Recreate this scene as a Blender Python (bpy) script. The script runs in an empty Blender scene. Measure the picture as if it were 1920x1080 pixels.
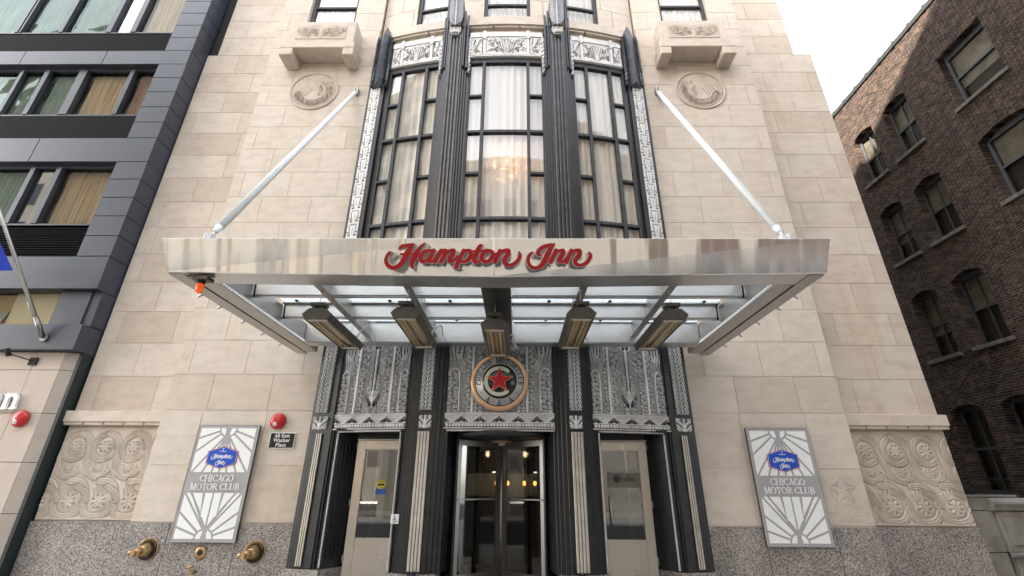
import bpy, bmesh, math, random
import numpy as np
from mathutils import Vector, Matrix
random.seed(7); rng = np.random.RandomState(7)
C = bpy.context.scene.collection
R = math.radians

# ------------------------------------------------------------------ camera, sky, sun, exposure
cam_d = bpy.data.cameras.new('camera'); cam = bpy.data.objects.new('camera', cam_d); C.objects.link(cam)
cam_d.sensor_width = 36; cam_d.lens = 866.0 / 1920 * 36; cam_d.clip_end = 600; cam_d.clip_start = 0.05
_p, _y, _r = R(23.53), R(-0.636), R(-0.377)
_A = np.array([[math.cos(_y), -math.sin(_y), 0], [math.sin(_y), math.cos(_y), 0], [0, 0, 1]])
_B = np.array([[1, 0, 0], [0, -math.sin(_p), math.cos(_p)], [0, math.cos(_p), math.sin(_p)]])
_Cc = np.array([[math.cos(_r), -math.sin(_r), 0], [math.sin(_r), math.cos(_r), 0], [0, 0, 1]])
_M = _Cc @ _B @ _A
_m = Matrix(((_M[0][0], _M[1][0], -_M[2][0], 0.31), (_M[0][1], _M[1][1], -_M[2][1], -10.0), (_M[0][2], _M[1][2], -_M[2][2], 1.75), (0, 0, 0, 1)))
cam.matrix_world = _m
bpy.context.scene.camera = cam
SUN_D = Vector((0.8, 1.0, -0.55)).normalized()
w = bpy.data.worlds.new('World'); bpy.context.scene.world = w; w.use_nodes = True
nt = w.node_tree; nt.nodes.clear()
sky = nt.nodes.new('ShaderNodeTexSky'); sky.sky_type = 'NISHITA'; sky.sun_disc = False
sky.sun_elevation = math.asin(-SUN_D.z); sky.sun_rotation = math.atan2(-SUN_D.x, -SUN_D.y)
sky.air_density = 1.0; sky.dust_density = 1.5; sky.ozone_density = 0.6
hs = nt.nodes.new('ShaderNodeHueSaturation'); hs.inputs['Saturation'].default_value = 0.30
bg = nt.nodes.new('ShaderNodeBackground'); bg.inputs['Strength'].default_value = 0.15
wo = nt.nodes.new('ShaderNodeOutputWorld')
nt.links.new(sky.outputs[0], hs.inputs['Color']); nt.links.new(hs.outputs[0], bg.inputs[0]); nt.links.new(bg.outputs[0], wo.inputs[0])
sd = bpy.data.lights.new('sun', 'SUN'); so = bpy.data.objects.new('sun', sd); C.objects.link(so)
sd.energy = 5.0; sd.angle = R(0.5); sd.color = (1.0, 0.93, 0.82); so.location = (-20, -30, 40)
so.rotation_euler = SUN_D.to_track_quat('-Z', 'Y').to_euler()
vs = bpy.context.scene.view_settings; vs.view_transform = 'Standard'; vs.look = 'None'; vs.gamma = 1; vs.exposure = 3.0
cy = bpy.context.scene.cycles; cy.max_bounces = 8; cy.transparent_max_bounces = 16; cy.caustics_reflective = False; cy.caustics_refractive = False

# ------------------------------------------------------------------ node helpers and materials
def N(t, kind, **kw):
    n = t.nodes.new(kind)
    for k, v in kw.items():
        if k in n.inputs.keys(): n.inputs[k].default_value = v
        else: setattr(n, k, v)
    return n
def mat(name, col=(0.5, 0.5, 0.5), rough=0.6, metal=0.0, spec=0.5, emit=None, es=0.0):
    m = bpy.data.materials.new(name); m.use_nodes = True
    b = m.node_tree.nodes['Principled BSDF']
    b.inputs['Base Color'].default_value = (*col, 1); b.inputs['Roughness'].default_value = rough
    b.inputs['Metallic'].default_value = metal; b.inputs['Specular IOR Level'].default_value = spec
    if emit: b.inputs['Emission Color'].default_value = (*emit, 1); b.inputs['Emission Strength'].default_value = es
    return m
def ramp(t, stops):
    r = t.nodes.new('ShaderNodeValToRGB'); e = r.color_ramp.elements
    e[0].position, e[0].color = stops[0][0], (*stops[0][1], 1); e[1].position, e[1].color = stops[-1][0], (*stops[-1][1], 1)
    for p, c in stops[1:-1]:
        q = e.new(p); q.color = (*c, 1)
    return r
def noisy(name, c1, c2, scale=3.0, rough=0.7, metal=0.0, bump=0.0, bscale=60.0, detail=6, stretch=(1, 1, 1), rvar=0.0, spec=0.5):
    m = mat(name, c1, rough, metal, spec=spec); t = m.node_tree; L = t.links; b = t.nodes['Principled BSDF']
    tc = N(t, 'ShaderNodeTexCoord'); mp = N(t, 'ShaderNodeMapping'); mp.inputs['Scale'].default_value = stretch
    L.new(tc.outputs['Object'], mp.inputs[0])
    n = N(t, 'ShaderNodeTexNoise', Scale=scale, Detail=detail); L.new(mp.outputs[0], n.inputs['Vector'])
    r = ramp(t, [(0.3, c1), (0.72, c2)]); L.new(n.outputs['Fac'], r.inputs[0]); L.new(r.outputs[0], b.inputs['Base Color'])
    if rvar:
        mr = N(t, 'ShaderNodeMapRange'); mr.inputs['To Min'].default_value = rough - rvar; mr.inputs['To Max'].default_value = rough + rvar
        L.new(n.outputs['Fac'], mr.inputs[0]); L.new(mr.outputs[0], b.inputs['Roughness'])
    if bump:
        n2 = N(t, 'ShaderNodeTexNoise', Scale=bscale, Detail=4); L.new(mp.outputs[0], n2.inputs['Vector'])
        bp = N(t, 'ShaderNodeBump', Strength=bump, Distance=0.02); L.new(n2.outputs['Fac'], bp.inputs['Height']); L.new(bp.outputs[0], b.inputs['Normal'])
    return m
def tone_stone(name, light, dark, rough=0.85):
    """limestone: each block carries its own tone in the mesh attribute 'tone'; veins, pores and weather stains on top"""
    m = mat(name, light, rough); t = m.node_tree; L = t.links; b = t.nodes['Principled BSDF']
    at = N(t, 'ShaderNodeAttribute', attribute_name='tone'); tc = N(t, 'ShaderNodeTexCoord')
    mx = ramp(t, [(0.0, dark), (1.0, light)]); L.new(at.outputs['Fac'], mx.inputs[0])
    mp = N(t, 'ShaderNodeMapping'); mp.inputs['Scale'].default_value = (1, 1, 2.2); L.new(tc.outputs['Object'], mp.inputs[0])
    n = N(t, 'ShaderNodeTexNoise', Scale=2.3, Detail=9, Roughness=0.65); L.new(mp.outputs[0], n.inputs['Vector'])
    r = ramp(t, [(0.30, (0.86, 0.84, 0.82)), (0.55, (1.0, 1.0, 1.0)), (0.8, (1.05, 1.04, 1.01))]); L.new(n.outputs['Fac'], r.inputs[0])
    m1 = N(t, 'ShaderNodeMixRGB', blend_type='MULTIPLY'); m1.inputs[0].default_value = 1
    L.new(mx.outputs[0], m1.inputs[1]); L.new(r.outputs[0], m1.inputs[2])
    mp2 = N(t, 'ShaderNodeMapping'); mp2.inputs['Scale'].default_value = (1.6, 1.6, 0.22); L.new(tc.outputs['Object'], mp2.inputs[0])
    n2 = N(t, 'ShaderNodeTexNoise', Scale=1.4, Detail=5); L.new(mp2.outputs[0], n2.inputs['Vector'])
    r2 = ramp(t, [(0.56, (1, 1, 1)), (0.78, (0.90, 0.82, 0.72))]); L.new(n2.outputs['Fac'], r2.inputs[0])
    m2 = N(t, 'ShaderNodeMixRGB', blend_type='MULTIPLY'); m2.inputs[0].default_value = 0.8
    L.new(m1.outputs[0], m2.inputs[1]); L.new(r2.outputs[0], m2.inputs[2])
    n3 = N(t, 'ShaderNodeTexNoise', Scale=55, Detail=3); L.new(tc.outputs['Object'], n3.inputs['Vector'])
    r3 = ramp(t, [(0.32, (0.9, 0.9, 0.9)), (0.5, (1, 1, 1))]); L.new(n3.outputs['Fac'], r3.inputs[0])
    m3 = N(t, 'ShaderNodeMixRGB', blend_type='MULTIPLY'); m3.inputs[0].default_value = 0.6
    L.new(m2.outputs[0], m3.inputs[1]); L.new(r3.outputs[0], m3.inputs[2]); L.new(m3.outputs[0], b.inputs['Base Color'])
    bp = N(t, 'ShaderNodeBump', Strength=0.25, Distance=0.01); L.new(n3.outputs['Fac'], bp.inputs['Height']); L.new(bp.outputs[0], b.inputs['Normal'])
    return m
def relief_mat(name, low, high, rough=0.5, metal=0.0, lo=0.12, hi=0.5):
    """cast metal: bare raised, dark paint in the recesses; carved stone: shade painted into the recesses (attribute 'h' is the modelled height)"""
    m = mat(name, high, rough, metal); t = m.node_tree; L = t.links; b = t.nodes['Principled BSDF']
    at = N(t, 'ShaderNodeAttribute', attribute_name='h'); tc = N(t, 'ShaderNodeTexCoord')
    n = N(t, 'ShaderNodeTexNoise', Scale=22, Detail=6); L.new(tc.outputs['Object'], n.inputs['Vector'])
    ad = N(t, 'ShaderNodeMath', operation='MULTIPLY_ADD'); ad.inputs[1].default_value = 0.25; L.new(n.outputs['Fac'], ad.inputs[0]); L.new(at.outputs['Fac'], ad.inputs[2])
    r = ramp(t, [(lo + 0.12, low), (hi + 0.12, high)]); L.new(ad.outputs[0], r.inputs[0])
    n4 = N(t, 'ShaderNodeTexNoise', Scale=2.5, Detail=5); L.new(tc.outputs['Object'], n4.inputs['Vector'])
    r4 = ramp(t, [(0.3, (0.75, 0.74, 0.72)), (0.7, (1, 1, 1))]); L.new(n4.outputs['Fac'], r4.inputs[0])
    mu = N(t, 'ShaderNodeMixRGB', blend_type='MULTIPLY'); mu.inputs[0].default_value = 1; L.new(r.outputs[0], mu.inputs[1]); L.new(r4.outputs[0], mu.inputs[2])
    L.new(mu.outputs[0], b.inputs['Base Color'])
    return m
def granite():
    m = mat('speckled_granite', (0.3, 0.28, 0.27), 0.35); t = m.node_tree; L = t.links; b = t.nodes['Principled BSDF']
    tc = N(t, 'ShaderNodeTexCoord')
    v = N(t, 'ShaderNodeTexVoronoi', Scale=78.0); L.new(tc.outputs['Object'], v.inputs['Vector'])
    sp = N(t, 'ShaderNodeSeparateColor'); L.new(v.outputs['Color'], sp.inputs[0])
    r = ramp(t, [(0.0, (0.04, 0.037, 0.036)), (0.3, (0.20, 0.187, 0.18)), (0.62, (0.38, 0.36, 0.345)), (1.0, (0.62, 0.59, 0.57))]); L.new(sp.outputs[0], r.inputs[0])
    n = N(t, 'ShaderNodeTexNoise', Scale=1.8, Detail=5); L.new(tc.outputs['Object'], n.inputs['Vector'])
    r2 = ramp(t, [(0.3, (0.7, 0.68, 0.66)), (0.7, (1.05, 1.0, 0.97))]); L.new(n.outputs['Fac'], r2.inputs[0])
    mu = N(t, 'ShaderNodeMixRGB', blend_type='MULTIPLY'); mu.inputs[0].default_value = 1; L.new(r.outputs[0], mu.inputs[1]); L.new(r2.outputs[0], mu.inputs[2])
    L.new(mu.outputs[0], b.inputs['Base Color'])
    return m
def brick():
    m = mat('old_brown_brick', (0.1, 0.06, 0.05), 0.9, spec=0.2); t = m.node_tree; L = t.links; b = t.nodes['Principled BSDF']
    tc = N(t, 'ShaderNodeTexCoord'); sx = N(t, 'ShaderNodeSeparateXYZ'); L.new(tc.outputs['Object'], sx.inputs[0])
    cb = N(t, 'ShaderNodeCombineXYZ'); L.new(sx.outputs['Y'], cb.inputs['X']); L.new(sx.outputs['Z'], cb.inputs['Y'])
    n0 = N(t, 'ShaderNodeTexNoise', Scale=1.5, Detail=3); L.new(cb.outputs[0], n0.inputs['Vector'])
    vm = N(t, 'ShaderNodeVectorMath', operation='MULTIPLY_ADD'); vm.inputs[1].default_value = (0.03, 0.03, 0); L.new(n0.outputs['Color'], vm.inputs[0]); L.new(cb.outputs[0], vm.inputs[2])
    bt = N(t, 'ShaderNodeTexBrick', Scale=1.0); bt.inputs['Brick Width'].default_value = 0.205; bt.inputs['Row Height'].default_value = 0.068
    bt.inputs['Mortar Size'].default_value = 0.0075; bt.inputs['Mortar Smooth'].default_value = 0.4; bt.inputs['Bias'].default_value = -0.1
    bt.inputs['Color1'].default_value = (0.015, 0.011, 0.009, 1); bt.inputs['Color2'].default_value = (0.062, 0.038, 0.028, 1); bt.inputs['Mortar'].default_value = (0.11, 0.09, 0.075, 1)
    L.new(vm.outputs[0], bt.inputs['Vector'])
    n = N(t, 'ShaderNodeTexNoise', Scale=5.5, Detail=10, Roughness=0.75); L.new(cb.outputs[0], n.inputs['Vector'])
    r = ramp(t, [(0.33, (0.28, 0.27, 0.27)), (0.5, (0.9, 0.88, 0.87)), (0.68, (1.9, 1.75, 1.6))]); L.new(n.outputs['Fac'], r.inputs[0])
    mu = N(t, 'ShaderNodeMixRGB', blend_type='MULTIPLY'); mu.inputs[0].default_value = 1; L.new(bt.outputs['Color'], mu.inputs[1]); L.new(r.outputs[0], mu.inputs[2])
    n5 = N(t, 'ShaderNodeTexNoise', Scale=14, Detail=4); L.new(cb.outputs[0], n5.inputs['Vector'])
    r5 = ramp(t, [(0.66, (0, 0, 0)), (0.72, (1, 1, 1))]); L.new(n5.outputs['Fac'], r5.inputs[0])
    m5 = N(t, 'ShaderNodeMixRGB'); m5.inputs[2].default_value = (0.095, 0.052, 0.032, 1); L.new(r5.outputs[0], m5.inputs[0]); L.new(mu.outputs[0], m5.inputs[1])
    L.new(m5.outputs[0], b.inputs['Base Color'])
    ad = N(t, 'ShaderNodeMath', operation='MULTIPLY_ADD'); ad.inputs[1].default_value = 0.5; L.new(n.outputs['Fac'], ad.inputs[0]); L.new(bt.outputs['Fac'], ad.inputs[2])
    bp = N(t, 'ShaderNodeBump', Strength=0.9, Distance=0.02, invert=True); L.new(bt.outputs['Fac'], bp.inputs['Height'])
    bp2 = N(t, 'ShaderNodeBump', Strength=0.6, Distance=0.03); L.new(n.outputs['Fac'], bp2.inputs['Height']); L.new(bp.outputs[0], bp2.inputs['Normal']); L.new(bp2.outputs[0], b.inputs['Normal'])
    return m
def steel(name, wave=0.0, rough=0.22, col=(0.62, 0.60, 0.57)):
    m = mat(name, col, rough, 1.0); t = m.node_tree; L = t.links; b = t.nodes['Principled BSDF']
    tc = N(t, 'ShaderNodeTexCoord'); mp = N(t, 'ShaderNodeMapping'); mp.inputs['Scale'].default_value = (2, 2, 2); L.new(tc.outputs['Object'], mp.inputs[0])
    n = N(t, 'ShaderNodeTexNoise', Scale=3, Detail=4); L.new(mp.outputs[0], n.inputs['Vector'])
    mr = N(t, 'ShaderNodeMapRange'); mr.inputs['To Min'].default_value = rough - 0.05; mr.inputs['To Max'].default_value = rough + 0.08
    L.new(n.outputs['Fac'], mr.inputs[0]); L.new(mr.outputs[0], b.inputs['Roughness'])
    if wave:
        mp2 = N(t, 'ShaderNodeMapping'); mp2.inputs['Scale'].default_value = (1.0, 0.0, 0.10); L.new(tc.outputs['Object'], mp2.inputs[0])
        n2 = N(t, 'ShaderNodeTexNoise', Scale=2.3, Detail=2.0, Roughness=0.35); L.new(mp2.outputs[0], n2.inputs['Vector'])
        bp = N(t, 'ShaderNodeBump', Strength=1.0, Distance=wave); L.new(n2.outputs['Fac'], bp.inputs['Height']); L.new(bp.outputs[0], b.inputs['Normal'])
    return m
def glass(name, tint=(0.9, 0.93, 0.92), ior=1.5, wav=0.0, boost=0.06, refl=(1, 1, 1)):
    m = bpy.data.materials.new(name); m.use_nodes = True; t = m.node_tree; t.nodes.clear(); L = t.links
    o = N(t, 'ShaderNodeOutputMaterial'); mx = N(t, 'ShaderNodeMixShader'); tr = N(t, 'ShaderNodeBsdfTransparent'); g = N(t, 'ShaderNodeBsdfGlossy')
    tr.inputs[0].default_value = (*tint, 1); g.inputs['Roughness'].default_value = 0.02; g.inputs['Color'].default_value = (*refl, 1)
    ge = N(t, 'ShaderNodeNewGeometry'); dp = N(t, 'ShaderNodeVectorMath', operation='DOT_PRODUCT'); L.new(ge.outputs['Incoming'], dp.inputs[0]); L.new(ge.outputs['Normal'], dp.inputs[1])
    ab = N(t, 'ShaderNodeMath', operation='ABSOLUTE'); L.new(dp.outputs['Value'], ab.inputs[0]); su = N(t, 'ShaderNodeMath', operation='SUBTRACT'); su.inputs[0].default_value = 1.0; L.new(ab.outputs[0], su.inputs[1])
    pw_ = N(t, 'ShaderNodeMath', operation='POWER'); pw_.inputs[1].default_value = 5.0; L.new(su.outputs[0], pw_.inputs[0])
    f0 = ((ior - 1) / (ior + 1)) ** 2; ad = N(t, 'ShaderNodeMath', operation='MULTIPLY_ADD'); ad.inputs[1].default_value = 0.9 - f0; ad.inputs[2].default_value = f0 + boost; ad.use_clamp = True
    L.new(pw_.outputs[0], ad.inputs[0]); L.new(ad.outputs[0], mx.inputs[0]); L.new(tr.outputs[0], mx.inputs[1]); L.new(g.outputs[0], mx.inputs[2]); L.new(mx.outputs[0], o.inputs[0])
    if wav:
        tc = N(t, 'ShaderNodeTexCoord'); n = N(t, 'ShaderNodeTexNoise', Scale=1.3, Detail=1.0); L.new(tc.outputs['Object'], n.inputs['Vector'])
        bp = N(t, 'ShaderNodeBump', Strength=1.0, Distance=wav); L.new(n.outputs['Fac'], bp.inputs['Height']); L.new(bp.outputs[0], g.inputs['Normal']); 
    return m
def cloth(name, c1, c2, transl=0.3, clear=0.0):
    m = bpy.data.materials.new(name); m.use_nodes = True; t = m.node_tree; t.nodes.clear(); L = t.links
    o = N(t, 'ShaderNodeOutputMaterial'); mx = N(t, 'ShaderNodeMixShader'); mx.inputs[0].default_value = transl
    d = N(t, 'ShaderNodeBsdfDiffuse'); tl = N(t, 'ShaderNodeBsdfTranslucent'); tc = N(t, 'ShaderNodeTexCoord')
    mp = N(t, 'ShaderNodeMapping'); mp.inputs['Scale'].default_value = (9, 9, 0.35); L.new(tc.outputs['Object'], mp.inputs[0])
    n = N(t, 'ShaderNodeTexNoise', Scale=1.2, Detail=5); L.new(mp.outputs[0], n.inputs['Vector'])
    r = ramp(t, [(0.3, c1), (0.7, c2)]); L.new(n.outputs['Fac'], r.inputs[0]); L.new(r.outputs[0], d.inputs[0]); L.new(r.outputs[0], tl.inputs[0])
    L.new(d.outputs[0], mx.inputs[1]); L.new(tl.outputs[0], mx.inputs[2])
    if clear:
        tp = N(t, 'ShaderNodeBsdfTransparent'); m2 = N(t, 'ShaderNodeMixShader'); m2.inputs[0].default_value = clear
        L.new(mx.outputs[0], m2.inputs[1]); L.new(tp.outputs[0], m2.inputs[2]); L.new(m2.outputs[0], o.inputs[0])
    else: L.new(mx.outputs[0], o.inputs[0])
    return m
M = dict(
    stone=tone_stone('warm_limestone', (0.685, 0.605, 0.52), (0.56, 0.47, 0.38)),
    mortar=noisy('mortar', (0.54, 0.46, 0.38), (0.60, 0.52, 0.44), 8, 0.9),
    carved=relief_mat('carved_limestone', (0.47, 0.40, 0.33), (0.66, 0.58, 0.495), 0.9, 0.0, 0.02, 0.30),  # darker hollows: shade of the carving put into the stone colour
    granite=granite(), brick=brick(),
    blackmetal=noisy('black_bronze', (0.007, 0.0075, 0.0085), (0.022, 0.022, 0.025), 6, 0.36, 0.0, 0.03, 20, rvar=0.06, spec=0.5),
    blackpaint=noisy('black_paint', (0.008, 0.009, 0.010), (0.018, 0.019, 0.021), 6, 0.42, spec=0.5),
    silver=relief_mat('silver_relief', (0.018, 0.018, 0.020), (0.78, 0.765, 0.76), 0.45, 0.0, 0.04, 0.56),
    silverplain=noisy('plain_silver', (0.52, 0.50, 0.48), (0.70, 0.68, 0.65), 5, 0.4, 0.2, 0.1, 40),
    flute=noisy('warm_silver', (0.42, 0.385, 0.33), (0.58, 0.53, 0.46), 5, 0.42, 0.25, 0.1, 40),
    steel=steel('brushed_steel', 0.0, 0.33, (0.62, 0.605, 0.59)), fascia=steel('polished_fascia', 0.10, 0.17, (0.90, 0.87, 0.83)),
    dullsteel=steel('dull_steel', 0.0, 0.42, (0.50, 0.48, 0.455)), darksteel=steel('dark_steel', 0.0, 0.35, (0.22, 0.21, 0.20)),
    white=noisy('white_paint', (0.80, 0.84, 0.85), (0.86, 0.89, 0.90), 5, 0.35),
    red=mat('red_letter_face', (0.40, 0.004, 0.008), 0.3), redbell=mat('red_bell', (0.50, 0.012, 0.015), 0.28),
    whiteedge=mat('white_edge', (0.8, 0.8, 0.8), 0.4), grey=noisy('grey_print', (0.37, 0.36, 0.37), (0.41, 0.40, 0.41), 4, 0.4),
    panelwhite=noisy('white_acrylic', (0.86, 0.87, 0.85), (0.90, 0.91, 0.89), 3, 0.3),
    blue=mat('blue_print', (0.012, 0.085, 0.50), 0.35), redprint=mat('red_print', (0.6, 0.02, 0.05), 0.4),
    bronze=noisy('gold_bronze', (0.62, 0.36, 0.20), (0.75, 0.46, 0.27), 9, 0.38, 0.55), brass=noisy('aged_brass', (0.34, 0.22, 0.11), (0.55, 0.38, 0.20), 14, 0.34, 0.85, rvar=0.1),
    ringsilver=mat('ring_silver', (0.44, 0.44, 0.44), 0.4, 0.3), offwhite=mat('ivory_enamel', (0.60, 0.58, 0.46), 0.35), goldline=mat('gold_line', (0.62, 0.50, 0.20), 0.35, 0.5),
    starred=mat('star_red', (0.48, 0.015, 0.025), 0.2), black=mat('gloss_black', (0.006, 0.006, 0.007), 0.25), flat=mat('flat_black', (0.01, 0.01, 0.01), 0.8),
    glass=glass('window_glass', (0.98, 0.985, 0.98), 1.5, 0.0, 0.012), darkglass=glass('door_glass', (0.62, 0.61, 0.58), 1.5, 0.0, 0.11),
    skyglass=glass('coated_glass', (0.76, 0.80, 0.77), 1.5, 0.02, 0.0, (0.34, 0.40, 0.42)), blueglass=glass('blue_glass', (0.20, 0.26, 0.42), 1.5, 0.02, 0.10, (0.22, 0.32, 0.60)),
    clearpane=glass('tinted_glass', (0.88, 0.86, 0.82), 1.5, 0.0, 0.0, (0.30, 0.33, 0.34)),
    curtain=cloth('cream_curtain', (0.68, 0.61, 0.53), (0.88, 0.83, 0.76), 0.08, 0.0), sheer=cloth('sheer_curtain', (0.78, 0.70, 0.65), (0.88, 0.82, 0.77), 0.16, 0.03),
    yellowcloth=cloth('ochre_curtain', (0.52, 0.42, 0.30), (0.80, 0.70, 0.54), 0.03), paledrape=cloth('pale_drape', (0.50, 0.52, 0.48), (0.66, 0.66, 0.60), 0.05), rustcloth=cloth('rust_curtain', (0.42, 0.27, 0.20), (0.56, 0.42, 0.34), 0.05),
    greypanel=noisy('graphite_panel', (0.038, 0.044, 0.062), (0.048, 0.055, 0.076), 1.5, 0.36, 0.0, spec=0.5), louvre=noisy('louvre', (0.003, 0.003, 0.003), (0.006, 0.006, 0.006), 8, 0.7, spec=0.08),
    greyframe=noisy('graphite_frame', (0.045, 0.05, 0.06), (0.07, 0.075, 0.09), 4, 0.35, 0.2), room=mat('room_wall', (0.26, 0.22, 0.18), 0.9), darkroom=mat('dark_room', (0.018, 0.015, 0.013), 0.9),
    litpatch=mat('lit_patch_pale', (0.42, 0.45, 0.44), 0.8), wood=noisy('red_wood', (0.11, 0.03, 0.015), (0.20, 0.06, 0.03), 6, 0.4), heater=noisy('heater_shell', (0.10, 0.09, 0.075), (0.15, 0.135, 0.11), 8, 0.45, 0.4),
    gold=noisy('heater_reflector', (0.55, 0.40, 0.20), (0.78, 0.62, 0.38), 12, 0.3, 0.8, stretch=(6, 0.5, 1)), ceramic=mat('ceramic', (0.62, 0.53, 0.42), 0.6), tube=glass('tube', (0.92, 0.88, 0.8), 1.5, 0, 0.15),
    orange=mat('orange_lens', (0.85, 0.10, 0.01), 0.15, emit=(0.9, 0.12, 0.01), es=0.05), asphalt=noisy('asphalt', (0.035, 0.035, 0.036), (0.065, 0.065, 0.066), 12, 0.9, 0, 0.4, 120),
    pave=noisy('concrete_pavement', (0.44, 0.42, 0.39), (0.54, 0.52, 0.48), 2, 0.9, 0, 0.2, 90), greystone=noisy('weathered_grey_stone', (0.17, 0.155, 0.135), (0.34, 0.32, 0.29), 2.6, 0.9, 0, 0.35, 40, detail=9),
    pinkstone=noisy('smooth_pink_stone', (0.50, 0.42, 0.355), (0.57, 0.485, 0.41), 2.0, 0.7, 0, 0.1, 60), shade_stone=noisy('shaded_return_stone', (0.40, 0.35, 0.30), (0.46, 0.40, 0.35), 3, 0.8),
    sill=noisy('grey_sill', (0.05, 0.043, 0.037), (0.13, 0.115, 0.10), 9, 0.9), oldframe=noisy('old_window_frame', (0.028, 0.030, 0.036), (0.06, 0.06, 0.068), 9, 0.6), oldblind=noisy('old_blind', (0.10, 0.09, 0.08), (0.22, 0.205, 0.18), 3, 0.9),
    flagblue=mat('flag_blue', (0.03, 0.06, 0.55), 0.7), yellow=mat('sticker_yellow', (0.62, 0.52, 0.02), 0.4), stickerblue=mat('sticker_blue', (0.03, 0.10, 0.42), 0.4),
    bulb=mat('warm_bulb', (1, 0.6, 0.2), 0.4, emit=(1.0, 0.45, 0.10), es=3.0), spot=mat('white_lamp', (1, 1, 1), 0.4, emit=(1.0, 0.85, 0.6), es=3.0), ledbulb=mat('clear_bulb', (0.85, 0.86, 0.88), 0.15, emit=(1, 1, 1), es=0.05),
    opp1=noisy('far_limestone', (0.66, 0.58, 0.47), (0.76, 0.67, 0.55), 0.4, 0.9), opp2=noisy('far_brick', (0.20, 0.13, 0.10), (0.26, 0.18, 0.13), 0.5, 0.9), opp3=noisy('far_grey', (0.35, 0.36, 0.37), (0.45, 0.46, 0.47), 0.5, 0.6),
    oppglass=mat('far_glass', (0.05, 0.07, 0.09), 0.05), frost=None)
def frosted():
    m = bpy.data.materials.new('frosted_glass'); m.use_nodes = True; t = m.node_tree; t.nodes.clear(); L = t.links
    o = N(t, 'ShaderNodeOutputMaterial'); mx = N(t, 'ShaderNodeMixShader'); mx.inputs[0].default_value = 0.5
    tl = N(t, 'ShaderNodeBsdfTranslucent'); tl.inputs[0].default_value = (0.92, 0.96, 0.98, 1); tr = N(t, 'ShaderNodeBsdfTransparent'); tr.inputs[0].default_value = (0.93, 0.97, 0.98, 1)
    L.new(tl.outputs[0], mx.inputs[1]); L.new(tr.outputs[0], mx.inputs[2]); L.new(mx.outputs[0], o.inputs[0]); return m
M['frost'] = frosted(); M['doorsteel'] = steel('pavement_tinted_steel', 0.02, 0.28, (0.52, 0.475, 0.42))  # door steel tinted warm in place of the pavement reflected in it

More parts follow.
